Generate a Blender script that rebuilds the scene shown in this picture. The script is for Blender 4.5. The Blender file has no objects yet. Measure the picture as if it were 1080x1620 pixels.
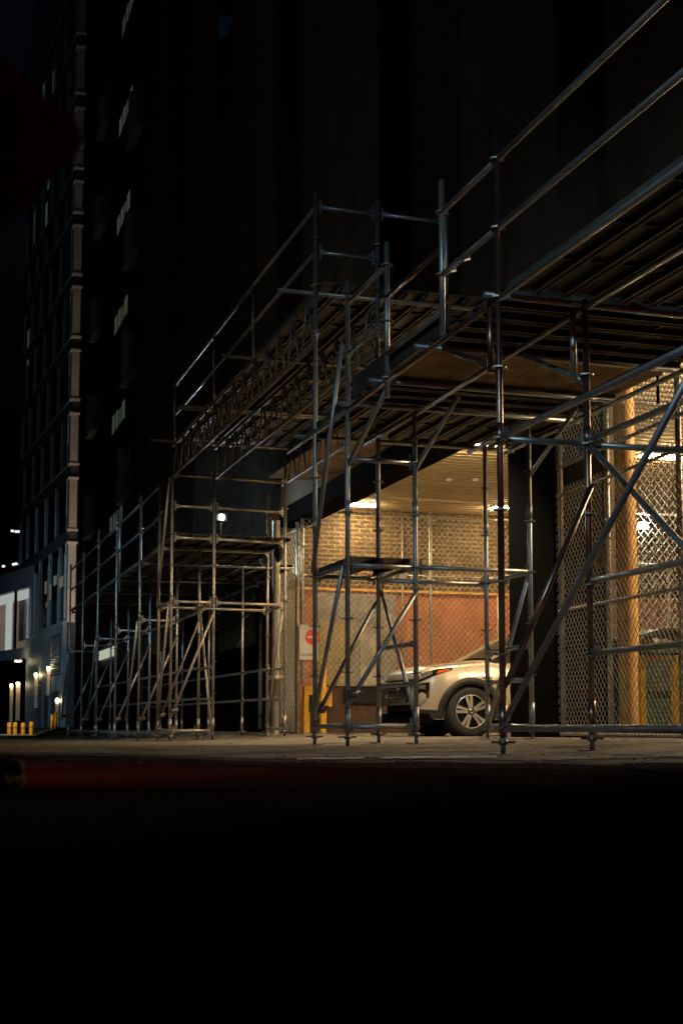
import bpy, math, random
from mathutils import Vector as V
sc = bpy.context.scene
C = sc.collection
rng = random.Random(11)
rad = math.radians

# ------------------------------------------------------------------ camera (X across, Y along the street, Z up)
CAM_H = .225
YAW, PITCH = rad(17.591), rad(5.239)
FPX, PPY = 2145.3, 947.06
cam = bpy.data.cameras.new('camera'); co = bpy.data.objects.new('camera', cam); C.objects.link(co)
co.location = (0, 0, CAM_H); co.rotation_euler = (math.pi / 2 + PITCH, 0, -YAW)
cam.sensor_fit = 'VERTICAL'; cam.sensor_height = 36; cam.sensor_width = 24
cam.lens = FPX / 1620 * 36; cam.shift_y = (PPY - 810) / 1620
cam.clip_start = .02; cam.clip_end = 2000
cam.dof.use_dof = True; cam.dof.focus_distance = 14.5; cam.dof.aperture_fstop = 4.0
sc.camera = co
cy, sy, cp, sp = math.cos(YAW), math.sin(YAW), math.cos(PITCH), math.sin(PITCH)
FW = V((sy * cp, cy * cp, sp)); RT = V((cy, -sy, 0)); DN = -RT.cross(FW)

def at(x, y, X=None, Y=None, Z=None):
    """photo pixel -> point on the real plane X=, Y= or Z="""
    d = RT * ((x - 540) / FPX) + DN * ((y - PPY) / FPX) + FW
    i, val = (0, X) if X is not None else (1, Y) if Y is not None else (2, Z)
    o = V((0, 0, CAM_H))
    return o + d * ((val - o[i]) / d[i])

def zg(x, y):
    """ground height: the street falls away to the far end, the pavement rises to the building"""
    f = min(1, max(0, (x - 5.5) / 1.2)); s = -.0087 * (max(0, y - 13) * (1 - f) + f * min(5.7, max(0, y - 13)))
    return s + .034 * (min(max(x, 4), 5.95) - 4)

# ------------------------------------------------------------------ materials
def nd(nt, t, **k):
    n = nt.nodes.new(t)
    for a, b in k.items(): setattr(n, a, b)
    return n

def mat(name, col, rough=.6, metal=0., var=.25, scale=6., bump=0., bscale=40., spec=.5, coat=0., dirt=None, dscale=2., rv=.1):
    m = bpy.data.materials.new(name); m.use_nodes = True; nt = m.node_tree
    b = nt.nodes['Principled BSDF']
    tc = nd(nt, 'ShaderNodeTexCoord')
    n = nd(nt, 'ShaderNodeTexNoise'); n.inputs['Scale'].default_value = scale; n.inputs['Detail'].default_value = 6
    nt.links.new(tc.outputs['Object'], n.inputs['Vector'])
    r = nd(nt, 'ShaderNodeValToRGB')
    c0 = [c * (1 - var) for c in col]; c1 = [min(1, c * (1 + var)) for c in col]
    r.color_ramp.elements[0].position = .3; r.color_ramp.elements[1].position = .7
    r.color_ramp.elements[0].color = (*c0, 1); r.color_ramp.elements[1].color = (*c1, 1)
    nt.links.new(n.outputs['Fac'], r.inputs['Fac'])
    out = r.outputs['Color']
    if dirt:
        n2 = nd(nt, 'ShaderNodeTexNoise'); n2.inputs['Scale'].default_value = dscale; n2.inputs['Detail'].default_value = 8
        n2.inputs['Roughness'].default_value = .65
        nt.links.new(tc.outputs['Object'], n2.inputs['Vector'])
        r2 = nd(nt, 'ShaderNodeValToRGB'); r2.color_ramp.elements[0].position = .48; r2.color_ramp.elements[1].position = .66
        nt.links.new(n2.outputs['Fac'], r2.inputs['Fac'])
        mx = nd(nt, 'ShaderNodeMix', data_type='RGBA')
        mx.inputs[7].default_value = (*dirt, 1)
        nt.links.new(r2.outputs['Color'], mx.inputs[0]); nt.links.new(out, mx.inputs[6]); out = mx.outputs[2]
    nt.links.new(out, b.inputs['Base Color'])
    rr = nd(nt, 'ShaderNodeMapRange'); rr.inputs[3].default_value = max(.03, rough - rv); rr.inputs[4].default_value = min(1, rough + rv)
    nt.links.new(n.outputs['Fac'], rr.inputs[0]); nt.links.new(rr.outputs[0], b.inputs['Roughness'])
    b.inputs['Metallic'].default_value = metal; b.inputs['Specular IOR Level'].default_value = spec
    b.inputs['Coat Weight'].default_value = coat; b.inputs['Coat Roughness'].default_value = .06
    if bump:
        n3 = nd(nt, 'ShaderNodeTexNoise'); n3.inputs['Scale'].default_value = bscale; n3.inputs['Detail'].default_value = 4
        nt.links.new(tc.outputs['Object'], n3.inputs['Vector'])
        bp = nd(nt, 'ShaderNodeBump'); bp.inputs['Strength'].default_value = bump; bp.inputs['Distance'].default_value = .02
        nt.links.new(n3.outputs['Fac'], bp.inputs['Height']); nt.links.new(bp.outputs['Normal'], b.inputs['Normal'])
    return m

def emit(name, col, s):
    m = bpy.data.materials.new(name); m.use_nodes = True; nt = m.node_tree
    b = nt.nodes['Principled BSDF']; b.inputs['Base Color'].default_value = (.3, .3, .3, 1)
    b.inputs['Emission Color'].default_value = (*col, 1); b.inputs['Emission Strength'].default_value = s
    return m

def brick(name, c1, c2, mortar, axis='x', bw=.21, rh=.075, ms=.011):
    m = bpy.data.materials.new(name); m.use_nodes = True; nt = m.node_tree; b = nt.nodes['Principled BSDF']
    tc = nd(nt, 'ShaderNodeTexCoord'); se = nd(nt, 'ShaderNodeSeparateXYZ'); cb = nd(nt, 'ShaderNodeCombineXYZ')
    nt.links.new(tc.outputs['Object'], se.inputs[0])
    nt.links.new(se.outputs[0 if axis == 'x' else 1], cb.inputs[0]); nt.links.new(se.outputs[2], cb.inputs[1])
    br = nd(nt, 'ShaderNodeTexBrick')
    br.inputs['Color1'].default_value = (*c1, 1); br.inputs['Color2'].default_value = (*c2, 1); br.inputs['Mortar'].default_value = (*mortar, 1)
    br.inputs['Scale'].default_value = 1; br.inputs['Brick Width'].default_value = bw; br.inputs['Row Height'].default_value = rh
    br.inputs['Mortar Size'].default_value = ms; br.inputs['Mortar Smooth'].default_value = .2
    nt.links.new(cb.outputs[0], br.inputs['Vector'])
    n = nd(nt, 'ShaderNodeTexNoise'); n.inputs['Scale'].default_value = 1.7; n.inputs['Detail'].default_value = 8
    nt.links.new(tc.outputs['Object'], n.inputs['Vector'])
    mr = nd(nt, 'ShaderNodeMapRange'); mr.inputs[1].default_value = .3; mr.inputs[2].default_value = .7; mr.inputs[3].default_value = .6; mr.inputs[4].default_value = 1.15
    nt.links.new(n.outputs['Fac'], mr.inputs[0])
    mx = nd(nt, 'ShaderNodeMix', data_type='RGBA', blend_type='MULTIPLY'); mx.inputs[0].default_value = 1
    nt.links.new(br.outputs['Color'], mx.inputs[6]); nt.links.new(mr.outputs[0], mx.inputs[7])
    nt.links.new(mx.outputs[2], b.inputs['Base Color']); b.inputs['Roughness'].default_value = .8
    bp = nd(nt, 'ShaderNodeBump'); bp.inputs['Strength'].default_value = .6; bp.inputs['Distance'].default_value = .01; bp.invert = True
    nt.links.new(br.outputs['Fac'], bp.inputs['Height']); nt.links.new(bp.outputs['Normal'], b.inputs['Normal'])
    return m

M = dict(
    asphalt=mat('asphalt', (.034, .036, .038), .95, 0, .5, 30, .9, 140, spec=0., dirt=(.018, .019, .02), dscale=1.2),
    apron=mat('apron_concrete', (.25, .22, .18), .85, 0, .5, 22, 1., 60, spec=.2, dirt=(.07, .062, .052), dscale=1.3),
    shade_edge=mat('shade_edge_tone', (.11, .10, .085), .9, 0, .5, 16, .9, 90, spec=.15, dirt=(.03, .028, .026), dscale=1.6),  # in-between tone for the painted shade edge
    shade_fade=mat('shade_fade_asphalt', (.042, .041, .039), .95, 0, .6, 14, .9, 90, spec=0., dirt=(.02, .02, .02), dscale=1.4),  # near-road tone that fades out the painted shade edge
    line=mat('light_streak_tone', (.55, .58, .58), .7, 0, .3, 20, dirt=(.12, .12, .11), dscale=6),  # pale tone of the streak of light on the ground
    grit=mat('grit', (.2, .18, .15), .9, 0, .5, 3),
    galv=mat('galvanised_tube', (.46, .49, .52), .43, .82, .08, 5, 0, 60, dirt=(.36, .36, .36), dscale=3, rv=.02),
    galv_old=mat('weathered_tube', (.50, .46, .40), .46, .7, .1, 6, 0, 60, dirt=(.40, .32, .24), dscale=3, rv=.02),
    rust=mat('red_oxide_tube', (.36, .23, .21), .30, .92, .1, 6, 0, 70, dirt=(.22, .12, .10), dscale=3, rv=.02),
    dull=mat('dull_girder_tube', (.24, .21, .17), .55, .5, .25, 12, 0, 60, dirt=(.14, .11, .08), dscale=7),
    clamp=mat('clamp_steel', (.22, .21, .2), .4, .9, .4, 30),
    plank=mat('steel_plank', (.13, .125, .115), .55, .4, .35, 5, 0, 30, dirt=(.08, .07, .06), dscale=3),
    ply=mat('plywood', (.34, .24, .14), .8, 0, .3, 3, .3, 30, spec=.2, dirt=(.16, .11, .07), dscale=2.2),
    brickdark=brick('dark_brick', (.10, .072, .045), (.13, .09, .055), (.09, .075, .06), 'y'),
    brickdarkx=brick('dark_brick_end', (.10, .06, .04), (.14, .085, .055), (.09, .075, .06), 'x'),
    brickyel=brick('buff_brick', (.04, .023, .010), (.065, .036, .016), (.22, .16, .085), 'x', .27, .092, .015),
    orange=mat('orange_wall_paint', (.36, .125, .052), .6, 0, .22, 1.3, .15, 25, dirt=(.24, .085, .04), dscale=1.7),
    ceil=mat('garage_ceiling', (.66, .55, .36), .5, .1, .12, 2, .05, 20, dirt=(.5, .41, .26), dscale=.9),
    black=mat('black_paint', (.0035, .0035, .0035), .95, 0, .4, 4, .1, 30, spec=.03),
    greywall=mat('grey_render', (.22, .21, .19), .8, 0, .2, 3, .2, 30, dirt=(.13, .12, .11), dscale=1.5),
    conc=mat('concrete', (.34, .31, .26), .85, 0, .25, 4, .4, 40, dirt=(.2, .18, .15), dscale=1.6),
    olive=mat('olive_panel', (.30, .23, .10), .6, 0, .2, 3, .1, 20, dirt=(.22, .17, .08)),
    greydoor=mat('grey_door_paint', (.20, .18, .17), .5, 0, .2, 3, .1, 20, dirt=(.13, .12, .11)),
    dockwood=mat('dock_face', (.085, .042, .022), .7, 0, .5, 3.5, .4, 25, dirt=(.04, .025, .018), dscale=3),
    rubber=mat('rubber', (.018, .018, .018), .8, 0, .4, 12, .3, 60, spec=.3),
    yellow=mat('yellow_paint', (.80, .44, .015), .45, 0, .15, 5, .1, 30, dirt=(.45, .26, .03), dscale=4),
    column=mat('column_paint', (.62, .34, .075), .55, 0, .18, 4, .2, 30, dirt=(.40, .22, .06), dscale=2.4),
    wire=mat('chain_wire', (.62, .60, .56), .5, 0., .2, 10),
    wire_shaded=mat('shaded_chain_wire', (.26, .25, .23), .55, .3, .1, 10),  # darker copy of the chain wire, shade put into the gate's colour
    post=mat('fence_post', (.45, .43, .38), .45, .6, .25, 10),
    white=mat('white_plate', (.55, .53, .48), .5, 0, .1, 6),
    red=mat('red_sign_paint', (.62, .02, .02), .45, 0, .1, 6),
    ink=mat('black_ink', (.02, .02, .02), .6, 0, .1, 6),
    beige=mat('beige_plate', (.42, .31, .17), .6, 0, .35, 14, dirt=(.2, .13, .06), dscale=12),
    carpaint=mat('champagne_paint', (.70, .61, .47), .30, .3, .04, 3, coat=1.),
    cladding=mat('car_cladding', (.03, .03, .03), .55, 0, .2, 40, .1, 200),
    gloss=mat('gloss_black', (.01, .01, .011), .12, 0, .1, 5, coat=1.),
    glass=mat('dark_glass', (.012, .014, .016), .06, 0, .1, 2, spec=.8),
    chrome=mat('chrome', (.8, .8, .8), .12, 1., .05, 5),
    alloy=mat('machined_alloy', (.58, .56, .52), .34, .7, .02, 3),
    tyre=mat('tyre_rubber', (.028, .027, .026), .75, 0, .3, 30, .2, 90, spec=.35),
    amber=mat('amber_lens', (.75, .13, .03), .2, 0, .1, 5, coat=1.),
    lens=mat('headlamp_lens', (.30, .29, .28), .12, .4, .5, 40, coat=1.),
    green=mat('dumpster_green', (.02, .06, .035), .5, 0, .3, 5, .1, 30, dirt=(.05, .035, .02), dscale=4),
    bag=mat('rubbish_bag', (.62, .55, .45), .45, 0, .3, 8, .5, 14),
    tarp=mat('grey_tarpaulin', (.17, .18, .17), .6, 0, .25, 4, .4, 18),
    panel=mat('blue_grey_cladding', (.25, .285, .31), .5, .2, .12, 1.2, dirt=(.18, .21, .23), dscale=.7),
    fin=mat('pale_mullion', (.42, .46, .47), .45, .4, .15, 2),
    stone=mat('pale_pier_stone', (.62, .48, .38), .75, 0, .25, .9, .3, 10, dirt=(.42, .30, .23), dscale=.6),
    lip=mat('pale_ledge', (.78, .62, .5), .6, 0, .1, 2),
    spandrel=mat('dark_spandrel', (.05, .045, .042), .6, 0, .2, 2),
    frame=mat('white_window_frame', (.7, .72, .68), .5, 0, .1, 3),
    signback=mat('orange_sign_face', (.45, .07, .03), .8, 0, .15, 4),
    signface=mat('dark_red_sheeting', (.42, .05, .025), .7, 0, .25, 9, dirt=(.22, .03, .02), dscale=7),
    sand=mat('sandbag_cloth', (.09, .045, .035), .9, 0, .3, 12, .5, 60),
    kerb=mat('kerb_stone', (.30, .33, .35), .8, 0, .2, 4, .3, 30),
    blue=mat('blue_tarpaulin', (.10, .40, .85), .6, 0, .2, 2),
    e_garage=emit('garage_tube', (1, .70, .34), 430),
    e_garage_back=emit('garage_tube_back', (1, .70, .34), 185),
    e_white=emit('flood_led', (.80, .93, 1), 900),
    e_bulk=emit('bulkhead_lamp', (1, .93, .8), 160),
    e_warm=emit('sconce_lamp', (1, .80, .42), 30),
    e_spark=emit('cool_window_light', (.75, .95, 1), 1.6),
    e_green_dim=emit('dim_green_window', (.45, .60, .48), .045),
    e_tower=emit('tower_reflection_glow', (.5, .62, .58), .05),
    e_green=emit('green_lit_window', (.48, .60, .42), .07),
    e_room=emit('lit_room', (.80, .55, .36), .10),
    e_frame=emit('lit_white_reveal', (.80, .88, .80), .42),
    e_sign=emit('lit_fascia', (.9, 1, .75), .45),
)

# ------------------------------------------------------------------ mesh building
class MB:
    def __init__(s): s.v = []; s.f = []; s.sm = []
    def add(s, vs, fs, smooth=False):
        o = len(s.v); s.v += [V(p) for p in vs]; s.f += [[i + o for i in f] for f in fs]; s.sm += [smooth] * len(fs); return s
    def tube(s, p, q, r, r2=None, n=10, cap=True, smooth=True):
        p, q = V(p), V(q); d = (q - p); r2 = r if r2 is None else r2
        if d.length < 1e-6: return s
        d.normalize(); a = d.orthogonal().normalized(); b = d.cross(a)
        vs = []
        for c, rr in ((p, r), (q, r2)):
            for i in range(n):
                t = 2 * math.pi * i / n; vs.append(c + (a * math.cos(t) + b * math.sin(t)) * rr)
        s.add(vs, [[i, (i + 1) % n, n + (i + 1) % n, n + i] for i in range(n)], smooth)
        if cap: s.f += [[len(s.v) - 2 * n + i for i in range(n)][::-1], [len(s.v) - n + i for i in range(n)]]; s.sm += [False, False]
        return s
    def chain(s, pts, r, n=8):
        for a, b in zip(pts, pts[1:]): s.tube(a, b, r, n=n)
        return s
    def box(s, a, b):
        x0, y0, z0 = a; x1, y1, z1 = b
        vs = [(x, y, z) for z in (z0, z1) for y in (y0, y1) for x in (x0, x1)]
        return s.add(vs, [[0, 2, 3, 1], [4, 5, 7, 6], [0, 1, 5, 4], [2, 6, 7, 3], [0, 4, 6, 2], [1, 3, 7, 5]])
    def beam(s, p, q, w, h, up=(0, 0, 1)):
        p, q, up = V(p), V(q), V(up); d = (q - p).normalized(); a = d.cross(up).normalized() * (w / 2); b = a.cross(d).normalized() * (h / 2)
        vs = [c + i * a + j * b for c in (p, q) for i, j in ((-1, -1), (1, -1), (1, 1), (-1, 1))]
        return s.add(vs, [[0, 1, 2, 3][::-1], [4, 5, 6, 7], [0, 1, 5, 4], [1, 2, 6, 5], [2, 3, 7, 6], [3, 0, 4, 7]])
    def prism(s, pts, ext):
        n = len(pts); ext = V(ext); pts = [V(p) for p in pts]
        return s.add(pts + [p + ext for p in pts], [list(range(n))[::-1], list(range(n, 2 * n))] + [[i, (i + 1) % n, n + (i + 1) % n, n + i] for i in range(n)])
    def lathe(s, prof, c, ax, n=24, smooth=True):
        """prof: (radius, distance along ax)"""
        c, ax = V(c), V(ax).normalized(); a = ax.orthogonal().normalized(); b = ax.cross(a); vs = []
        for r, h in prof:
            for i in range(n):
                t = 2 * math.pi * i / n; vs.append(c + ax * h + (a * math.cos(t) + b * math.sin(t)) * r)
        fs = [[k * n + i, k * n + (i + 1) % n, (k + 1) * n + (i + 1) % n, (k + 1) * n + i] for k in range(len(prof) - 1) for i in range(n)]
        return s.add(vs, fs, smooth)
    def grid(s, rows, smooth=True, closed=False):
        n = len(rows[0]); fs = []
        for k in range(len(rows) - 1):
            for i in range(n - (0 if closed else 1)):
                j = (i + 1) % n; fs.append([k * n + i, k * n + j, (k + 1) * n + j, (k + 1) * n + i])
        return s.add([p for r in rows for p in r], fs, smooth)
    def blob(s, c, rx, ry, rz, seed=0, amp=.15, n=14, m=9):
        r = random.Random(seed); ph = [r.uniform(0, 6.28) for _ in range(6)]; rows = []
        for k in range(m + 1):
            t = math.pi * k / m; row = []
            for i in range(n):
                a = 2 * math.pi * i / n
                g = 1 + amp * (math.sin(3 * a + ph[0] + 2 * t) * .5 + math.sin(5 * t + ph[1] + a) * .5 + .4 * math.sin(7 * a + ph[2]))
                row.append((c[0] + rx * g * math.sin(t) * math.cos(a), c[1] + ry * g * math.sin(t) * math.sin(a), c[2] + rz * g * math.cos(t)))
            rows.append(row)
        return s.grid(rows, True, True)

OFF = {}
def link(mb, name, m, loc, parent=None):
    me = bpy.data.meshes.new(name); loc = V(loc)
    me.from_pydata([v - loc for v in mb.v], [], mb.f); me.materials.append(m)
    me.polygons.foreach_set('use_smooth', mb.sm); me.update()
    o = bpy.data.objects.new(name, me); C.objects.link(o)
    if parent: o.parent = parent
    OFF[o.name] = loc
    return o
def tag(o, label=None, cat=None, group=None, kind=None):
    for k, x in (('label', label), ('category', cat), ('group', group), ('kind', kind)):
        if x: o[k] = x
    return o
def thing(name, label, cat, loc=(0, 0, 0), group=None, local=False):
    o = bpy.data.objects.new(name, None); C.objects.link(o); o.location = loc; o.empty_display_size = .2
    OFF[o.name] = V((0, 0, 0)) if local else V(loc)
    return tag(o, label, cat, group)
def part(mb, name, m, parent, label=None, kind=None):
    return tag(link(mb, name, m, OFF[parent.name], parent), label, None, None, kind)
def top(mb, name, m, label, cat, loc, group=None, kind=None):
    o = link(mb, name, m, loc); o.location = loc
    return tag(o, label, cat, group, kind)

# ------------------------------------------------------------------ ground
def sheet(xs, ys, dz, keep=lambda x, y: True):
    mb = MB(); idx = {}
    for j, y in enumerate(ys):
        for i, x in enumerate(xs): idx[i, j] = len(mb.v); mb.v.append(V((x, y, zg(x, y) + dz)))
    for j in range(len(ys) - 1):
        for i in range(len(xs) - 1):
            if keep((xs[i] + xs[i + 1]) / 2, (ys[j] + ys[j + 1]) / 2):
                mb.f.append([idx[i, j], idx[i + 1, j], idx[i + 1, j + 1], idx[i, j + 1]]); mb.sm.append(False)
    return mb
xs = [-400, -100, -30, -10, -4, 0, 2, 3, 4, 4.5, 5, 5.5, 5.95, 6.5, 7.3, 9, 15, 40, 400]
ys = [-200, -30, -5, 0, 3, 6, 9, 13, 18, 24, 30, 40, 60, 90, 160, 700]
road = link(sheet(xs, ys, -.006), 'road', M['asphalt'], (0, 0, 0)); tag(road, kind='structure')
# the lighter concrete apron in front of the garage: its near edge across the street is a tone step painting the shade edge
def near_edge(x):
    y = 11.5 - 1.03 * (x + .3) if x < 4.38 else 6.68 - .5 * (x - 4.38)
    return y + .45 * math.sin(x * 1.7 + .6) + .22 * math.sin(x * 4.3 + 2) + .10 * math.sin(x * 11.7)
ax = [-12, -9, -6, -4.5, -3] + [-2 + .15 * i for i in range(54)] + [6.2, 6.5, 7.3, 9, 14.4]
def apron_sheet(off, far, dz, k0=20):
    mb = MB(); prev = None
    for x in ax:
        y0 = near_edge(x) - off + rng.uniform(-.06, .06) * (1 + off)
        y1 = 60 if far is None else near_edge(x) + far
        col = [(x, y0 + (y1 - y0) * (k / k0) ** 1.5, 0) for k in range(k0 + 1)]; col = [(x, y, zg(x, y) + dz) for x, y, _ in col]
        if prev: mb.grid([prev, col], False)
        prev = col
    mb.f = [f[::-1] for f in mb.f]; return mb
apron = link(apron_sheet(0, None, .004), 'pavement', M['apron'], (0, 0, 0)); tag(apron, kind='structure')
edge_strip = link(apron_sheet(.75, .4, .000, 4), 'shade_edge', M['shade_edge'], (0, 0, 0)); tag(edge_strip, kind='structure')  # mid-tone strip: soft shade edge painted between pavement and road
fade = link(apron_sheet(1.9, -.5, -.003, 4), 'shade_fade_strip', M['shade_fade'], (0, 0, 0)); tag(fade, kind='structure')  # darker strip carries the painted shade on into the road
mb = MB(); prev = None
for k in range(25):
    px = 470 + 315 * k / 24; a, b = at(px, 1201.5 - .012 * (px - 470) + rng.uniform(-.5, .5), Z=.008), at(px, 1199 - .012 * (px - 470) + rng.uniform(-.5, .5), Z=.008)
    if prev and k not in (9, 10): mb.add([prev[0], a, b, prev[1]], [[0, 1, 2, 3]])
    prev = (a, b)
tag(link(mb, 'light_streak', M['line'], (0, 0, 0)), kind='structure')  # pale strip drawn as a streak of light on the ground
mb = MB()
for k in range(420):
    x = rng.uniform(-1, 7.2); y = near_edge(x) + rng.uniform(-.8, 1) ** 1 * 1.2 if k % 3 else rng.uniform(7.5, 20)
    r = rng.choice((.004, .006, .008, .013)) * rng.uniform(.7, 1.2); mb.blob((x, y, zg(x, y) + r * .5), r, r * 1.2, r * .7, k, .25, 6, 4)
tag(link(mb, 'grit', M['grit'], (0, 0, 0)), 'loose grit and pebbles scattered along the pavement edge', 'grit', None, 'stuff')

# ------------------------------------------------------------------ scaffold kit
TR = .0242
LV = lambda k: .19 + .52 * k
ROS = None
def rosette(parent, p):
    global ROS
    if ROS is None:
        mb = MB(); n = 16
        for z in (-.005, .005):
            for i in range(n):
                r = .062 if i % 4 in (0, 1) else .054; t = 2 * math.pi * i / n; mb.v.append(V((r * math.cos(t), r * math.sin(t), z)))
        mb.f = [list(range(n))[::-1], list(range(n, 2 * n))] + [[i, (i + 1) % n, n + (i + 1) % n, n + i] for i in range(n)]; mb.sm = [False] * len(mb.f)
        me = bpy.data.meshes.new('rosette'); me.from_pydata(mb.v, [], mb.f); me.materials.append(M['clamp']); me.update(); ROS = me
    o = bpy.data.objects.new('rosette', ROS); C.objects.link(o); o.parent = parent; o.location = V(p) - OFF[parent.name]
    return o
def standard(t, x, y, z1, m='galv', rings=True, z0=None, top_lean=0.):
    g = zg(x, y); mb = MB(); b = g + .12 if z0 is None else z0
    mb.tube((x, y, b), (x + top_lean, y, z1), TR)
    if z0 is None: mb.tube((x, y, b + .02), (x, y, b + .24), .0295)
    zj = b + 2.1
    while zj < z1 - .4:
        mb.tube((x, y, zj), (x, y, zj + .16), .0275); zj += 2.06
    s = part(mb, 'standard', M[m], t)
    k = 0
    while rings and LV(k) < z1 - .05:
        if LV(k) > b + .02: rosette(s, (x, y, LV(k)))
        k += 1
    if z0 is None:
        j = MB().tube((x, y, g), (x, y, b + .03), .0185)
        j.box((x - .075, y - .075, g + .001), (x + .075, y + .075, g + .009))
        j.tube((x, y, b - .05), (x, y, b - .015), .034); j.beam((x - .085, y + .01, b - .03), (x + .085, y - .01, b - .03), .018, .016)
        part(j, 'base_jack', M['clamp'], s)
    return s
def ledger(t, p, q, m='galv', r=TR, name='ledger'):
    p, q = V(p), V(q); d = (q - p).normalized(); mb = MB().tube(p + d * .05, q - d * .05, r)
    for e, s in ((p, 1), (q, -1)):
        c = e + d * s * .075
        mb.beam(c - d * .035, c + d * .035, .036, .062)
        w = e + d * s * .052; mb.beam(w - V((0, 0, .07)), w + V((0, 0, .085)), .007, .022, d)
    return part(mb, name, M[m], t)
def tube(t, p, q, m='galv', r=TR, name='brace', clamp=True):
    b = part(MB().tube(p, q, r), name, M[m], t)
    return b
def coupler(parent, p, m='clamp'):
    p = V(p); mb = MB().tube(p - V((0, 0, .035)), p + V((0, 0, .035)), .042).tube(p - V((.06, 0, 0)), p + V((.075, .02, .02)), .034)
    mb.beam(p + V((.03, -.05, -.03)), p + V((.06, -.05, .05)), .016, .016)
    mb.beam(p + V((-.05, -.045, -.055)), p + V((-.045, -.045, .04)), .016, .016)
    return part(mb, 'swivel_coupler', M[m], parent)
def brace(t, p, q, m='galv', over0=0., over1=0., ends=True):
    p, q = V(p), V(q); d = (q - p).normalized(); mb = MB().tube(p - d * over0, q + d * over1, .0225)
    if not over0: mb.beam(p - d * .03, p + d * .07, .012, .05, (0, 1, .2))
    if not over1: mb.beam(q - d * .07, q + d * .03, .012, .05, (0, 1, .2))
    b = part(mb, 'brace', M[m], t)
    if over0: coupler(b, p)
    if over1: coupler(b, q)
    return b
def plank(t, p, q, w=.30, m='plank', name='deck_plank'):
    """steel scaffold plank: sheet on two folded edges, open below"""
    p, q = V(p), V(q); d = (q - p).normalized(); s = V((0, 0, 1)).cross(d) * (w / 2 - .008)
    up = V((0, 0, 1)); mb = MB()
    mb.beam(p + up * .052, q + up * .052, w - .012, .006)
    for k in (-1, 1):
        mb.beam(p + s * k + up * .027, q + s * k + up * .027, .005, .056)
        mb.beam(p + s * k * .9 + up * .002, q + s * k * .9 + up * .002, .028, .004)
    L = (q - p).length; n = max(1, int(L / .6))
    for i in range(1, n): 
        c = p + d * (L * i / n); mb.beam(c - s * .9 + up * .035, c + s * .9 + up * .035, .02, .02)
    return part(mb, name, M[m], t)

XA, XB, XC = 4.0, 4.7, 5.95          # the three rows of standards
# --- tower nearest the camera (two red-lit standards) and the bay that runs out of frame
t = thing('scaffold_tower', 'nearest scaffold tower at the right, with crossing braces and a long low tube', 'scaffold tower', (XA, 8.84, zg(XA, 8.84)), 'scaffold towers on the pavement')
YE, YN = 8.84, 5.78
standard(t, XA, YE, 4.55, 'rust'); standard(t, XB, YE, 3.36, 'rust')
standard(t, XA, YN, 4.55); standard(t, XB, YN, 3.36)
for k in (0, 4): ledger(t, (XA, YN, LV(k)), (XA, YE, LV(k)))
for z in (LV(0), .732, 1.255, 2.295): ledger(t, (XB, YN, z), (XB, YE, z))
ledger(t, (XA, YE, LV(4)), (XB, YE, LV(4))); ledger(t, (XB, YE, LV(4)), (XC, YE, LV(4)))
ledger(t, (XA, YN, LV(4)), (XB, YN, LV(4))); ledger(t, (XA, YN, LV(0)), (XB, YN, LV(0)))
standard(t, XC, YE, 3.36)
brace(t, (XA, YE - .03, .24), (XA, 6.05, 2.34), 'galv')
brace(t, (XA + .03, YE, .50), (XB, YE - .04, 1.94), 'rust')
brace(t, (XB, YE - .05, 2.24), (XB, 7.3, 1.16), 'galv', over1=.9)
brace(t, (XA, 9.9, 3.22), (XA, YE + .05, 2.79), 'rust')
brace(t, (XB, 9.9, 3.22), (XB, YE + .05, 2.76))
tube(t, (XA - .01, YE + .13, 2.78), (XA - .01, YE + .13, 3.34), 'rust', name='spigot'); tube(t, (XB - .05, YE + .1, 2.76), (XB - .05, YE + .1, 3.34), name='spigot')

# --- middle tower in front of the car
t = thing('scaffold_tower', 'four-legged scaffold tower with a small deck and crossed braces left of the parked car', 'scaffold tower', (XA, 12.42, zg(XA, 12.42)), 'scaffold towers on the pavement')
Y0, Y1 = 12.42, 13.53
standard(t, XA, Y0, 4.57); standard(t, XB, Y0, 3.3); standard(t, XA, Y1, 5.9); standard(t, XB, Y1, 5.9)
ledger(t, (XA, Y0, LV(0)), (XA, Y1, LV(0))); ledger(t, (XA, Y0, LV(0)), (XB, Y0, LV(0)))
ledger(t, (XA, Y0, LV(3)), (XA, Y1, LV(3))); ledger(t, (XA, Y0, LV(3)), (XB, Y0, LV(3))); ledger(t, (XB, Y0, LV(3)), (XB, Y1, LV(3))); ledger(t, (XA, Y1, LV(3)), (XB, Y1, LV(3)))
ledger(t, (XB, Y0, .61), (XB, Y1, .61)); ledger(t, (XB, Y0, 1.0), (XB, Y1, 1.0))
ledger(t, (XA, Y0, LV(5)), (XB, Y0, LV(5)));
for i in range(2): plank(t, (XA + .18 + i * .33, Y0, LV(3) + .03), (XA + .18 + i * .33, Y1, LV(3) + .03), .31)
ledger(t, (XB, Y0, LV(3)), (XC, Y0, LV(3))); ledger(t, (XB, Y1, LV(3) - .02), (XC, Y1, LV(3) - .02))
brace(t, (XA - .03, Y0 + .04, 1.76), (XA - .03, Y1 - .03, .22))
brace(t, (XB, Y0 - .05, 1.52), (XA + .05, Y0 - .05, .50), over1=.14)
brace(t, (XB + .03, Y1 - .03, 1.60), (XB + .03, Y0 + .05, .22))
brace(t, (XB - .05, Y1 - .05, 1.48), (XA + .04, Y1 - .05, .36), over1=.12)
brace(t, (XA - .04, Y0 + .06, 3.95), (XA - .04, Y1 - .05, 1.80))
brace(t, (XA, 11.3, 3.2), (XA, Y0 - .05, 2.74)); brace(t, (XB, 11.3, 3.2), (XB, Y0 - .05, 2.74))
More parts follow.
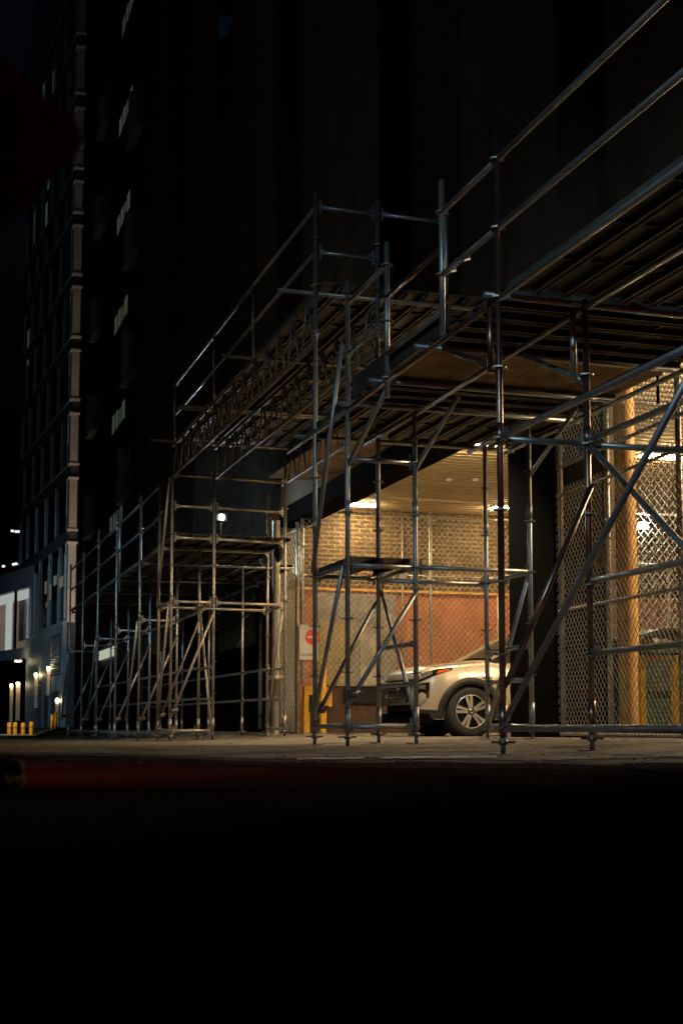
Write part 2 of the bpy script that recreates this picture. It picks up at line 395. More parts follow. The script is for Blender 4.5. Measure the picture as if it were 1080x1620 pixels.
# guard rail of the upper deck across the tower end
for z in (5.74, 5.24): ledger(t, (XA, Y1, z), (XB, Y1, z), name='guard_rail')
ledger(t, (XB, Y1, 5.74), (5.5, Y1, 5.74), name='guard_rail')
tube(t, (5.5, Y1, 4.9), (5.5, Y1, 5.95), name='guard_post')

# --- pair of standards beside the dark pillar
t = thing('scaffold_tower', 'slim two-legged scaffold frame between the black pillar and the front wheel', 'scaffold tower', (XC, 12.45, zg(XC, 12.45)), 'scaffold towers on the pavement')
standard(t, XC, 12.45, 3.3); standard(t, XC, 13.55, 3.3)
for z in (LV(0), .66, 1.0, LV(3)): ledger(t, (XC, 12.45, z), (XC, 13.55, z))
brace(t, (XC, 12.5, 1.72), (XC, 13.5, .25))
brace(t, (XC, 12.4, 2.75), (XC, 11.4, 3.2))

# --- left tower, warm lit
t = thing('scaffold_tower', 'tan lit scaffold tower with steep braces, under the girders at their left end', 'scaffold tower', (XA, 21.6, zg(XA, 21.6)), 'scaffold towers on the pavement')
W0, W1 = 21.75, 22.92
for x in (XA, XB): standard(t, x, W0, 4.3, 'galv_old'); standard(t, x, W1, 3.3 if x == XB else 4.3, 'galv_old')
for z in (4.27, 3.76, 3.24): ledger(t, (XA, W0, z), (XB, W0, z), 'galv_old'); ledger(t, (XB, W0, z), (XC, W0 + .15, z), 'galv_old')
ledger(t, (XA, W0, 2.19), (XB, W0, 2.19), 'galv_old'); ledger(t, (XB, W0, 2.19), (XC, W0 + .15, 2.19), 'galv_old')
ledger(t, (XA, W1, 2.19), (XB, W1, 2.19), 'galv_old'); ledger(t, (XB, W1, 2.19), (XC, W1 + .15, 2.19), 'galv_old')
for x in (XA, XB): ledger(t, (x, W0, 2.19), (x, W1, 2.19), 'galv_old')
ledger(t, (XA, W0, .1), (XB, W0, .1), 'galv_old'); ledger(t, (XA, W0, .1), (XA, W1, .1), 'galv_old'); ledger(t, (XA, W1, .1), (XB, W1, .1), 'galv_old')
for z in (.62, 1.14): ledger(t, (XB, W0, z), (XB, W1, z), 'galv_old')
ledger(t, (XA, W1, 3.2), (XC, W1, 3.2), 'galv_old')
brace(t, (XB, W0 - .05, 2.05), (XA + .05, W0 - .05, .42), 'galv_old', over1=.1)
brace(t, (XB, W1 - .05, 2.0), (XA + .05, W1 - .05, .35), 'galv_old', over1=.1)
brace(t, (XA - .03, W0 + .05, 2.16), (XA - .03, W1 - .04, .12), 'galv_old')
brace(t, (XA - .04, W0 + .05, 4.22), (XA - .04, W1 - .04, 2.22), 'galv_old')
brace(t, (XB, W1 - .05, 2.16), (XB, W0 + .1, .12), 'galv_old')
for i in range(6): plank(t, (XA + .2 + i * .33, W0, 3.26), (XA + .2 + i * .33, 24.9, 3.26), .31)

# --- ladder-like frame against the left jamb of the garage
t = thing('scaffold_tower', 'narrow ladder-like scaffold frame against the left jamb of the garage opening', 'scaffold tower', (XC, W0 + .15, zg(XC, W0)), 'scaffold towers on the pavement')
standard(t, XC, W0 + .15, 4.9, 'galv_old'); standard(t, XC, W1 + .15, 4.3, 'galv_old')
for z in (.13, .62, 1.14, 2.19, 3.24): ledger(t, (XC, W0 + .15, z), (XC, W1 + .15, z), 'galv_old')
brace(t, (XC - .03, W0 + .2, 2.1), (XC - .03, W1 + .1, .15), 'galv_old')

# --- lower canopy deck over the right half
t = thing('scaffold_canopy', 'lower overhead scaffold deck at the upper right, of steel planks and plywood', 'scaffold deck', (XA, 9, 3.3))
ZD = 3.35
for i in range(10): plank(t, (XA + .16 + i * .24, YN - .5, ZD), (XA + .16 + i * .24, YE - .02, ZD), .228)
for i in range(5): plank(t, (XA + .05, YE + .2 + i * .29, ZD), (6.42, YE + .2 + i * .29, ZD), .27)
for i in range(3): plank(t, (XA + .05, 11.62 + i * .29, ZD), (6.42, 11.62 + i * .29, ZD), .27)
for i in range(10): plank(t, (XA + .16 + i * .24, 12.46, ZD), (XA + .16 + i * .24, 14.0, ZD), .228)
x = XA + .06
for i in range(4):
    part(MB().box((x, 10.32, ZD + .04), (x + .585, 11.46, ZD + .058)), 'plywood_sheet', M['ply'], t); x += .594
for x in (XA, XB, XC, 6.36):
    tube(t, (x, YN - .5, 3.30), (x, YE, 3.30), name='deck_bearer'); tube(t, (x, YE, 3.30), (x, 12.42, 3.28), name='deck_bearer', m='rust' if x == XA else 'galv'); tube(t, (x, 12.42, 3.28), (x, 14, 3.28), name='deck_bearer')
for y in (YN, YE + .03, 10.3, 11.48, 12.40, 14.0): tube(t, (XA - .1, y, 3.335), (6.5, y, 3.325), name='transom')
# guard rails of the lower deck
for z in (LV(7), LV(8)):
    tube(t, (XA, YN - .9, z), (XA, YE, z), name='guard_rail'); tube(t, (XA, YE, z), (XA, 9.93, z), name='guard_rail')
    tube(t, (XA, 9.93, z - .3), (XA, 11.26, z - .3), name='guard_rail', m='rust' if z > 4 else 'galv'); tube(t, (XA, 11.26, z), (XA, 12.42, z), name='guard_rail')
for y, z0, z1 in ((9.93, 3.32, 4.62), (11.26, 3.13, 4.56)):
    standard(t, XA, y, z1, z0=z0)
for y in (12.42, 11.26, 9.93):
    for z in (LV(7), LV(8)): rosette(t, (XA, y, z))
part(MB().box((XA + .05, 9.95, ZD + .06), (XA + .075, 12.4, ZD + .25)), 'toe_board', M['spandrel'], t)
for y, sx in ((9.75, .06), (10.05, .06)): part(MB().tube((XA + sx, y, 3.9), (XA + sx + .2, y + .25, 4.02), .02), 'rail_stub', M['galv'], t)

# --- upper canopy over the garage entrance carried on three lattice girders
def girder(x, label):
    z0, z1, ya, yb = 4.25, 4.75, 13.55, 21.75
    g = thing('lattice_girder', label, 'girder', (x, ya, z0), 'lattice girders over the garage entrance')
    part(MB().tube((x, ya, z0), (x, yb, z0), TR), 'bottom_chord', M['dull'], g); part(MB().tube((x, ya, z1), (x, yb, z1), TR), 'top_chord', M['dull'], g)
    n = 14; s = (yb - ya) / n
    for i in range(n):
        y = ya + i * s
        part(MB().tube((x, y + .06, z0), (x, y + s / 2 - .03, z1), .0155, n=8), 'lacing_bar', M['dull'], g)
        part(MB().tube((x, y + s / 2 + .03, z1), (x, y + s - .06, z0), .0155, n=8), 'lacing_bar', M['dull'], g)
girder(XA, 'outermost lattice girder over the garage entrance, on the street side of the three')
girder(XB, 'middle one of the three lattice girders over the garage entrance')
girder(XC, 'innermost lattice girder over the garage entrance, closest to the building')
t = thing('scaffold_canopy', 'higher overhead scaffold deck above the garage entrance, on lattice girders with thin guard rails', 'scaffold deck', (XA, 17, 4.8))
for a, b in ((13.4, 16.25), (16.3, 19.15), (19.2, 21.95)):
    for i in range(12): plank(t, (XA + .14 + i * .24, a, 4.83), (XA + .14 + i * .24, b, 4.83), .228)
for y in (13.57, 16.28, 19.1, 19.25, 21.6): tube(t, (3.6, y, 4.80), (7.05, y, 4.80), m='galv_old', name='transom')
for y in (16.28, 18.6, 21.6): tube(t, (XA, y, 4.7), (XA, y, 5.98), name='guard_post')
for z in (5.74, 5.24): tube(t, (XA, Y1, z), (XA, 21.7, z), name='guard_rail')
for i in range(4): part(MB().box((XC + .08 + i * .29, 14.05, 4.622), (XC + .365 + i * .29, 23.4, 4.64)), 'plywood_sheet', M['ply'], t)

# --- far shed along the building
t = thing('scaffold_shed', 'long line of scaffold bays over the pavement along the dark building at the left', 'scaffold shed', (XA, 30, zg(XA, 30)))
FY = (24.95, 27.95, 30.85, 33.65, 36.5)
for i, y in enumerate(FY):
    for x, z in ((XA, 4.62 if i in (1, 2) else 4.45), (XB, 3.2), (XC, 3.2)):
        standard(t, x, y, z, rings=(x < 5))
    if i == 1: tube(t, (XA + .03, y - .16, 2.9), (XA + .03, y - .16, 4.6), name='guard_post')
    ledger(t, (XA, y, 3.17), (7.0, y, 3.17)); ledger(t, (XA, y, 2.12), (XB, y, 2.12))
    brace(t, (XB, y - .05, 1.85), (XA + .05, y - .05, .3), over1=.1)
    if i % 2 == 0: brace(t, (XA - .03, y + .05, 2.1), (XA - .03, y + 1.3, .3))
    g = zg(XA, y)
for a, b in zip((W1,) + FY, FY):
    for z in (4.28, 3.74, 3.2): ledger(t, (XA, a, z), (XA, b, z), name='guard_rail' if z > 3.5 else 'ledger')
    for x in (XA, XB, XC): ledger(t, (x, a, .03), (x, b, .03))
    for x in (XB, XC):
        for z in (.64, 1.16): ledger(t, (x, a, z), (x, b, z))
    ledger(t, (XB, a, 2.12), (XB, b, 2.12))
    for i in range(9 if a > 23 else 6): plank(t, (XA + .2 + i * .33, a + .05, 3.2), (XA + .2 + i * .33, b - .05, 3.2), .31)

# ------------------------------------------------------------------ chain link
def chain_bars(mb, o, d, w, h, cell, r):
    """two families of wires clipped to a rectangle: o corner, d unit direction, heights up"""
    o, d = V(o), V(d); nrm = d.cross(V((0, 0, 1)))
    asp = 1.15
    for sgn, off in ((1, r * .7), (-1, -r * .7)):
        c = -h / asp if sgn > 0 else 0.
        end = w if sgn > 0 else w + h / asp
        while c < end:
            a0, b0, a1, b1 = c, 0., c + sgn * h / asp, h
            # clip in a
            def cl(a, b):
                if a < 0: return 0., (0 - c) * asp * sgn
                if a > w: return w, (w - c) * asp * sgn
                return a, b
            p = cl(a0, b0); q = cl(a1, b1)
            if abs(p[0] - q[0]) > 1e-3:
                mb.tube(o + d * p[0] + V((0, 0, p[1])) + nrm * off, o + d * q[0] + V((0, 0, q[1])) + nrm * off, r, n=4, cap=False)
            c += cell
    return mb
def fence(name, label, a, b, z0, h, cell, r, rails, posts, mesh_h=None, group=None, pr=.03, wire='wire'):
    a, b = V((a[0], a[1], z0)), V((b[0], b[1], z0)); d = b - a; w = d.length; d.normalize()
    f = thing(name, label, 'fence' if name != 'chain_link_gate' else 'gate', a, group)
    part(chain_bars(MB(), a + V((0, 0, .03)), d, w, (mesh_h or h) - .03, cell, r), 'wire_mesh', M[wire], f)
    if mesh_h: part(chain_bars(MB(), a + V((0, 0, mesh_h + .22)), d, w, h - mesh_h - .2, cell, r), 'wire_mesh', M[wire], f)
    nrm = V((0, 0, 1)).cross(d)
    for z in rails: part(MB().tube(a + V((0, 0, z)) + nrm * .03, b + V((0, 0, z)) + nrm * .03, .021), 'rail', M['post'], f)
    for s in posts:
        c = a + d * s + nrm * .045
        mb = MB().tube(c, c + V((0, 0, h + .06)), pr)
        part(mb, 'post', M['post'], f)
        bb = MB()
        z = .35
        while z < h: bb.tube(c + V((0, 0, z)) - d * .06, c + V((0, 0, z)) + d * .09, .012, n=6); z += .6
        part(bb, 'tension_band', M['post'], f)
    return f
fence('chain_link_fence', 'tall chain-link fence across the back of the garage behind the parked car', (7.27, 25.5), (17.6, 25.5), .98, 3.46, .122, .0046, (3.42,), (.02, 2.72, 5.5, 8.2))
fence('chain_link_gate', 'brown chain-link gate leaf at the left jamb of the garage, beside the red sign', (7.22, 25.45), (7.22, 27.0), .0, 4.1, .19, .0036, (.05, 4.02), (.03, 1.45), pr=.035)
fence('chain_link_gate', 'large dark chain-link gate at the right edge, in front of the orange column', (7.2, 14.35), (7.0, 10.2), .07, 4.1, .088, .0031, (.03, 1.46, 2.82, 3.16), (.04, 1.27, 2.85), mesh_h=2.9, wire='wire_shaded')
fence('chain_link_fence', 'brightly lit chain-link fence with pale pipes inside the right-hand bay, behind the orange column', (8.35, 16.6), (13.5, 16.6), .05, 4.1, .115, .0038, (at(1040, 893, Y=16.6).z - .05, at(1040, 813, Y=16.6).z - .05, at(1040, 637, Y=16.6).z - .05), (.05, .55, 2.6, 4.9))

# ------------------------------------------------------------------ main building with the garage
B = thing('brick_building', 'tall dark brick building with a lit garage entrance at street level', 'building', (7.2, 20, 0))
XF = 7.2
def bpart(name, a, b, m, label=None): return part(MB().box(a, b), name, M[m], B, label)
ZB, ZT = 4.26, 4.62
bpart('pillar', (XF, 14.42, -.1), (XF + .75, 15.68, ZB), 'black')
bpart('beam', (XF, 9.0, ZB), (XF + .5, 26.95, ZT), 'black')
bpart('wall', (XF + .55, 2.0, ZT + .35), (XF + 1.0, 40.6, 46), 'brickdark')
bpart('wall', (XF + .003, 9.0, ZT + .003), (XF + .55, 40.6, ZT + .5), 'brickdark')
for a, b in ((14.2, 15.6), (20.7, 22.4), (27.2, 29.4), (34.2, 36.0)): bpart('pilaster', (XF - .0, a, ZT + .5), (XF + .55, b, 46), 'brickdark')
bpart('wall', (XF, 40.6, 3.0), (XF + 1, 60.3, 46), 'brickdark', 'brown brick wing with green lit windows')
bpart('wall', (XF + .003, 26.95, 2.45), (XF + .5, 40.6, ZT), 'brickdark')
bpart('wall', (XF, 40.6, -.6), (XF + .8, 60.2, 3.0), 'greywall', 'grey rendered base')
bpart('hoarding', (XF - .05, 26.95, -.6), (XF + .4, 60.4, 2.35), 'black')
bpart('wall', (XF + .02, 2.0, -.1), (XF + .5, 9.0, ZT + .5), 'brickdark')
bpart('wall', (XF + .5, 27.0, 3.02), (18, 27.3, 5.2), 'brickyel', 'buff brick upper back wall of the garage')
bpart('wall', (XF - .1, 26.98, -.1), (18, 27.3, 3.0), 'orange', 'orange painted lower back wall')
bpart('ledge', (XF + .4, 26.93, 2.985), (18, 26.99, 3.035), 'column')
# left edge strip of the back wall
part(MB().box((XF - .1, 26.97, 3.03), (XF + .5, 27.3, 4.6)), 'wall', M['orange'], B)
part(MB().box((XF + .0, 26.93, 0), (XF + .33, 26.975, 2.95)), 'panel', M['greywall'], B)
part(MB().box((8.02, 26.94, .98), (9.75, 26.975, 2.93)), 'door', M['greydoor'], B, 'grey steel door in the orange wall')
part(MB().box((8.06, 26.925, .98), (8.75, 26.938, 2.35)), 'panel', M['olive'], B)
part(MB().box((8.95, 26.925, .98), (9.42, 26.938, 2.1)), 'panel', M['conc'], B)
for x0, z0, z1 in ((9.9, 1.0, 4.7), (12.1, 1.0, 3.0)): part(MB().tube((x0, 26.95, z0), (x0, 26.95, z1), .018), 'conduit', M['post'], B)
part(MB().tube((9.9, 26.94, 3.35), (17, 26.94, 3.35), .018), 'conduit', M['post'], B); part(MB().box((9.82, 26.9, 3.28), (9.98, 26.98, 3.44)), 'junction_box', M['greydoor'], B)
for x0, z0 in ((10.4, 2.2), (10.75, 2.75), (11.35, 2.78), (11.7, 2.1), (10.2, 1.6), (12.5, 2.4)): part(MB().tube((x0, 26.968, z0), (x0, 26.985, z0), .022), 'anchor_hole', M['ink'], B)
for y0 in (20, 25.2): part(MB().tube((7.6, y0, 4.69), (17.5, y0, 4.69), .025), 'ceiling_pipe', M['ceil'], B)
# corrugated ceiling, ribs across the garage
mb = MB(); y = 9.0; rows = []
while y < 27.1:
    for dy, dz in ((0, 0), (.11, 0), (.135, .035), (.215, .035)): rows.append([(XF + .3, y + dy, 4.74 + dz), (18, y + dy, 4.74 + dz)])
    y += .24
mb.grid(rows, False); part(mb, 'ceiling', M['ceil'], B, 'ribbed tan garage ceiling')
bpart('wall', (17.8, 9, -.1), (18.1, 27.2, 5), 'conc')
# the wall between pillar and right-hand bay: a dark partition behind the gate
bpart('partition', (XF + .75, 15.0, -.1), (8.15, 15.25, ZB + .3), 'black')
bpart('partition', (8.05, 14.7, -.1), (8.2, 17.2, 4.7), 'brickdark')
# round column with an orange coat of paint
cx, cyy = 7.90, 13.95
mb = MB().lathe([(.122, 0), (.122, 4.7)], (cx, cyy, zg(cx, cyy)), (0, 0, 1), 28)
part(mb, 'column', M['column'], B, 'round orange-lit column')
# loading dock
d0 = zg(9, 26)
bpart('dock', (7.95, 26.0, d0 - .1), (17.7, 26.9, .965), 'dockwood', 'stained loading dock face')
bpart('dock_bumper', (8.3, 25.9, .62), (17.7, 26.0, .93), 'rubber')
bpart('dock_nosing', (7.95, 25.94, .965), (17.7, 26.9, .99), 'conc')
# floor inside
part(sheet([7.3, 8, 9, 11, 14, 18], [9, 11, 13, 15, 17, 19, 21, 23, 25, 27], .008), 'floor', M['apron'], B)
bpart('roof', (XF + .55, 2, 46), (18, 60, 46.4), 'black')
bpart('wall', (XF + 1.0, 59.9, -.6), (18, 60.2, 46), 'brickdarkx')
# green lit windows and dark windows of the brown wing
for (x0, y0) in ((204, 18), (199, 180), (195.5, 340), (191.5, 501), (187.5, 662), (183.5, 826)):
    c = at(x0, y0, X=XF); w, h = 1.7, .72
    f = part(MB().box((XF - .04, c.y - w, c.z - h / 2 - .06), (XF - .003, c.y + w, c.z - h / 2)), 'window', M['spandrel'], B)
    for i in range(4):
        part(MB().box((XF - .02, c.y - w + .05 + i * w * .5, c.z - h / 2), (XF - .004, c.y - w + .05 + i * w * .5 + w * (.36 if i != 2 else .3), c.z + h / 2 - (.1 if i == 1 else 0))), 'pane', M['e_green' if c.z < 24 and i != 1 else 'e_green_dim'], f)
for (x0, y0, h) in ((157, 495, 1.8), (152, 650, 1.8), (147, 812, 1.8), (210, 555, 2.), (203, 745, 2.), (215, 365, 2.), (222, 170, 2.), (165, 330, 1.8), (170, 170, 1.8)):
    c = at(x0, y0, X=XF)
    f = part(MB().box((XF - .30, c.y - .9, c.z - h / 2 - .12), (XF - .005, c.y + 1.1, c.z - h / 2)), 'window', M['fin'], B)
    part(MB().box((XF - .02, c.y - .9, c.z - h / 2), (XF - .004, c.y + .9, c.z + h / 2)), 'pane', M['glass'], f)
    part(MB().box((XF - .25, c.y + .9, c.z - h / 2), (XF - .005, c.y + 1.1, c.z + h / 2)), 'jamb', M['fin'], f)
# small lit fascia and a blue sheet high up
c0, c1 = at(158, 1041, X=XF - .06), at(181, 1035, X=XF - .06)
part(MB().box((XF - .09, c1.y, c0.z - .1), (XF - .06, c0.y, c0.z + .32)), 'transom_light', M['e_sign'], B)
YB = 31.2
c = at(357, 40, Y=YB)
mb = MB().prism([at(347, 24, Y=YB), at(370, 26, Y=YB), at(369, 40, Y=YB), at(361, 54, Y=YB), at(347, 60, Y=YB)], (0, .03, 0))
top(mb, 'blue_tarpaulin', M['blue'], 'small blue sheet hanging high on the dark brick facade', 'tarpaulin', c)
# grey standpipe by the left jamb
s = thing('standpipe', 'thick pale standpipe with a valve flange beside the ladder-like scaffold frame', 'pipe', (6.75, 25.9, 0))
c = at(435.5, 1160, Y=24.4); g = zg(c.x, 24.4)
s.location = (c.x, 24.4, g); OFF[s.name] = V(s.location)
part(MB().lathe([(.07, 0), (.07, 1.0), (.1, 1.0), (.1, 1.1), (.07, 1.1), (.07, 4.0)], (c.x, 24.4, g), (0, 0, 1), 18), 'pipe', M['post'], s)
part(MB().tube((c.x - .16, 24.4, g + 1.05), (c.x + .16, 24.4, g + 1.05), .05), 'flange', M['post'], s)
# pale downpipes on the wall left of the opening
for k, (px, lb) in enumerate(((413, 'pale wall pipe on the dark jamb left of the standpipe'), )):
    c = at(px, 1000, X=XF - .12); top(MB().tube((c.x, c.y, .1), (c.x, c.y, 4.1), .05), 'downpipe', M['post'], lb, 'pipe', (c.x, c.y, .1))
# pleated grey tarpaulin
a0, a1 = at(403, 1000, X=7.0).y, at(344, 1000, X=7.0).y
rows = []
n = 60
for z in (1.9, 2.4, 2.9, 3.12):
    rows.append([(7.0 + .06 * math.sin(i * 1.1) + .03 * math.sin(i * 2.7 + z), a0 + (a1 - a0) * i / n, z + .03 * math.sin(i * .6)) for i in range(n + 1)])
top(MB().grid(rows), 'tarpaulin', M['tarp'], 'grey pleated tarpaulin hanging behind the tan scaffold tower', 'tarpaulin', (7.0, a0, 1.9))
rows = [[(7.02 + .05 * math.sin(i * .9 + z) , a0 + .2 + (a1 - a0) * .9 * i / n, z) for i in range(n + 1)] for z in (.1, .7, 1.3, 1.85)]
top(MB().grid(rows), 'tarpaulin', M['black'], 'black sheeting hanging to the ground behind the tan scaffold tower', 'tarpaulin', (7.0, a0, .1))
# black bag on the jamb
c = at(441, 873, Y=22.4)
top(MB().blob(c, .07, .1, .16, 3, .2), 'cloth_bag', M['rubber'], 'small black bag tied to the tan scaffold by the garage jamb', 'bag', c)

# ------------------------------------------------------------------ signs in the garage
def flat(name, m, parent, pts, y): return part(MB().prism([(p[0], y, p[1]) for p in pts], (0, .003, 0)), name, M[m], parent)
def circ(cx, cz, r, n=28): return [(cx + r * math.cos(2 * math.pi * i / n), cz + r * math.sin(2 * math.pi * i / n)) for i in range(n)]
c = at(485, 1016, Y=25.36); cx, cz = at(488.5, 1016, Y=25.36).x, c.z
s = thing('no_entry_sign', 'white sign with a red no-entry disc beside the left garage fence post', 'sign', (cx, 25.36, cz))
part(MB().box((cx - .19, 25.362, cz - .34), (cx + .19, 25.372, cz + .34)), 'plate', M['white'], s)
flat('red_disc', 'red', s, circ(cx + .075, cz + .10, .15), 25.358); flat('white_bar', 'white', s, [(cx - .04, cz + .08), (cx + .185, cz + .08), (cx + .185, cz + .12), (cx - .04, cz + .12)], 25.354)
def text(body, size, x, y, z, m, parent, name='lettering'):
    cu = bpy.data.curves.new(name, 'FONT'); cu.body = body; cu.size = size; cu.align_x = 'CENTER'; cu.extrude = .001
    o = bpy.data.objects.new(name, cu); C.objects.link(o)
    dg = bpy.context.evaluated_depsgraph_get(); dg.update(); me = bpy.data.meshes.new_from_object(o.evaluated_get(dg)); bpy.data.objects.remove(o)
    me.materials.clear(); me.materials.append(M[m])
    o = bpy.data.objects.new(name, me); C.objects.link(o); o.parent = parent; o.location = V((x, y, z)) - OFF[parent.name]; o.rotation_euler = (math.pi / 2, 0, 0)
    return o
text('NO ENTRY', .07, cx, 25.357, cz - .27, 'ink', s)
c = at(604, 1015, Y=26.95); cx, cz = c.x, c.z
s = thing('no_smoking_sign', 'small white notice with a black header and red prohibition ring on the orange wall', 'sign', (cx, 26.95, cz))
part(MB().box((cx - .095, 26.952, cz - .145), (cx + .095, 26.965, cz + .145)), 'plate', M['white'], s)
flat('header', 'ink', s, [(cx - .085, cz + .07), (cx + .08, cz + .07), (cx + .08, cz + .12), (cx - .085, cz + .12)], 26.948)
flat('rule', 'ink', s, [(cx - .08, cz + .018), (cx + .08, cz + .018), (cx + .08, cz + .026), (cx - .08, cz + .026)], 26.948)
ring = MB(); 
for i in range(28):
    a, b = circ(cx - .005, cz - .06, .058)[i], circ(cx - .005, cz - .06, .058)[(i + 1) % 28]
    ring.tube((a[0], 26.949, a[1]), (b[0], 26.949, b[1]), .006, n=5)
ring.tube((cx - .045, 26.949, cz - .02), (cx + .035, 26.949, cz - .1), .006, n=5)
part(ring, 'red_ring', M['red'], s)
c = at(953, 880, X=7.07)
s = thing('notice_plate', 'weathered beige plate wired to the dark chain-link gate at the right', 'sign', c)
part(MB().box((7.045, c.y - .14, c.z - .10), (7.055, c.y + .14, c.z + .10)), 'plate', M['beige'], s)
part(MB().beam((7.042, c.y - .09, c.z + .05), (7.042, c.y + .08, c.z - .06), .004, .02, (1, 0, 0)), 'stain', M['rust'], s)

# ------------------------------------------------------------------ yellow guards
def bollard(x, y, h, r, label, m='yellow', group=None):
    g = zg(x, y)
    b = thing('bollard', label, 'bollard', (x, y, g), group)
    part(MB().lathe([(r, 0), (r, h - r * .4), (r * .8, h - r * .12), (r * .4, h), (.001, h)], (x, y, g), (0, 0, 1), 20), 'post', M[m], b)
    part(MB().lathe([(r * 1.25, 0), (r * 1.25, .02), (r * 1.02, .03)], (x, y, g), (0, 0, 1), 20), 'base_collar', M['conc'], b)
    return b
c = at(510.5, 1150, Y=25.7); bollard(c.x, 25.7, 1.35, .075, 'tall yellow bollard at the corner of the loading dock')
c = at(490, 1150, Y=25.85)
s = thing('corner_guard', 'yellow steel corner guard with a black block left of the tall yellow bollard', 'guard', (c.x, 25.85, .0))
part(MB().box((c.x - .12, 25.85, 0), (c.x + .0, 25.95, .93)), 'upright', M['yellow'], s); part(MB().box((c.x - .12, 25.84, .78), (c.x + .22, 25.95, .95)), 'top_plate', M['yellow'], s)
part(MB().box((c.x - .02, 25.82, .45), (c.x + .12, 25.90, .78)), 'block', M['rubber'], s)
c = at(519, 1098, Y=25.88)
s = thing('corner_guard', 'yellow steel angle on the dock edge right of the tall yellow bollard', 'guard', (c.x, 25.85, .1))
part(MB().box((c.x - .04, 25.85, .55), (c.x + .07, 25.95, .93)), 'upper_angle', M['yellow'], s); part(MB().box((c.x - .16, 25.85, .1), (c.x - .04, 25.95, .36)), 'lower_angle', M['yellow'], s)
# yellow frame guarding the dumpster
yf = 12.9
p0, p1 = at(1014, 1047, Y=yf), at(1066, 1047, Y=yf - .25); g = zg(8, yf)
s = thing('bin_guard', 'yellow square guard frame in front of the dark green dumpster', 'guard', (p0.x, yf, g))
part(MB().beam((p0.x, yf, g), (p0.x, yf, p0.z), .06, .06, (0, 1, 0)), 'upright', M['yellow'], s)
part(MB().beam((p1.x, yf - .25, g), (p1.x, yf - .25, p0.z), .06, .06, (0, 1, 0)), 'upright', M['yellow'], s)
part(MB().beam((p0.x - .03, yf + .01, p0.z + .031), (p1.x + .03, yf - .26, p0.z + .031), .07, .062), 'crossbar', M['yellow'], s)
# dumpster
q0, q1 = at(1012, 1160, Y=13.9), at(1150, 1160, Y=13.9); g = zg(8, 14)
s = thing('dumpster', 'dark green dumpster with an arched lid and pale bags behind the yellow frame', 'dumpster', (q0.x, 13.9, g))
zt = at(1012, 1025, Y=13.9).z
part(MB().prism([(q0.x, 13.9, g + .08), (q1.x, 13.9, g + .08), (q1.x, 13.9, zt), (q0.x - .02, 13.9, zt)], (0, 1.1, 0)), 'bin', M['green'], s)
part(MB().beam((q0.x - .05, 13.87, zt - .02), (q1.x, 13.87, zt - .02), .05, .06).beam((q0.x, 13.885, g + .55), (q1.x, 13.885, g + .55), .03, .05), 'rim', M['green'], s)
pk = at(1050, 993, Y=13.9)
lid = MB()
prof = [(q0.x - .06, zt + .13), (q0.x + .1, zt + .17), (pk.x - .04, pk.z - .01), (pk.x + .1, pk.z), (q1.x, zt + .2)]
lid.grid([[(x, y, z) for x, z in prof] for y in (13.88, 14.95)], False).grid([[(x, y, z - .03) for x, z in prof] for y in (14.95, 13.88)], False)
lid.grid([[(x, 13.88, z - .03) for x, z in prof], [(x, 13.88, z) for x, z in prof]], False)
part(lid, 'lid', M['green'], s)
for i in range(2): part(MB().lathe([(.001, -.02), (.09, -.02), (.09, .02), (.001, .02)], (q0.x + .2 + i * .9, 13.95, g + .06), (1, 0, 0), 14), 'caster', M['rubber'], s)
for px, py, r, lb in ((1022, 1016, .07, 'small pale rubbish bag at the left lip of the dumpster'), (1076, 1013, .12, 'larger cream rubbish bag under the lid of the dumpster')):
    c = at(px, py, Y=14.1); top(MB().blob(c, r * 1.2, r, r * .8, px, .2), 'rubbish_bag', M['bag'], lb, 'bag', c, 'rubbish bags in the dumpster')

# ------------------------------------------------------------------ ceiling lamps
def clight(px, py, label, L=1.2, zz=4.72, e='e_garage'):
    c = at(px, py, Z=zz)
    l = thing('ceiling_light', label, 'light', (c.x, c.y, zz), 'garage ceiling lights')
    part(MB().box((c.x - L / 2, c.y - .17, zz), (c.x + L / 2, c.y + .17, zz + .05)), 'housing', M['frame'], l)
    part(MB().box((c.x - L / 2 + .04, c.y - .13, zz - .025), (c.x + L / 2 - .04, c.y + .13, zz - .002)), 'diffuser', M[e], l)
clight(752, 706, 'lit ceiling light nearest the garage opening, above the car bonnet', .7)
clight(573, 798, 'lit ceiling light at the back left of the garage, above the fence top', .7, e='e_garage_back')
clight(797, 804, 'lit ceiling light at the back of the garage next to the black pillar', .6, e='e_garage_back')
clight(1044, 722, 'lit ceiling light in the right-hand bay behind the crossing braces', .8)
for px, py, lb in ((708, 758, 'round white smoke detector in the middle of the ribbed ceiling'), (750, 758, 'smaller ceiling sensor right of the smoke detector')):
    c = at(px, py, Z=4.73); top(MB().lathe([(.001, -.05), (.05, -.05), (.075, -.02), (.08, .0)], c, (0, 0, 1), 16), 'smoke_detector', M['white'], lb, 'detector', c)
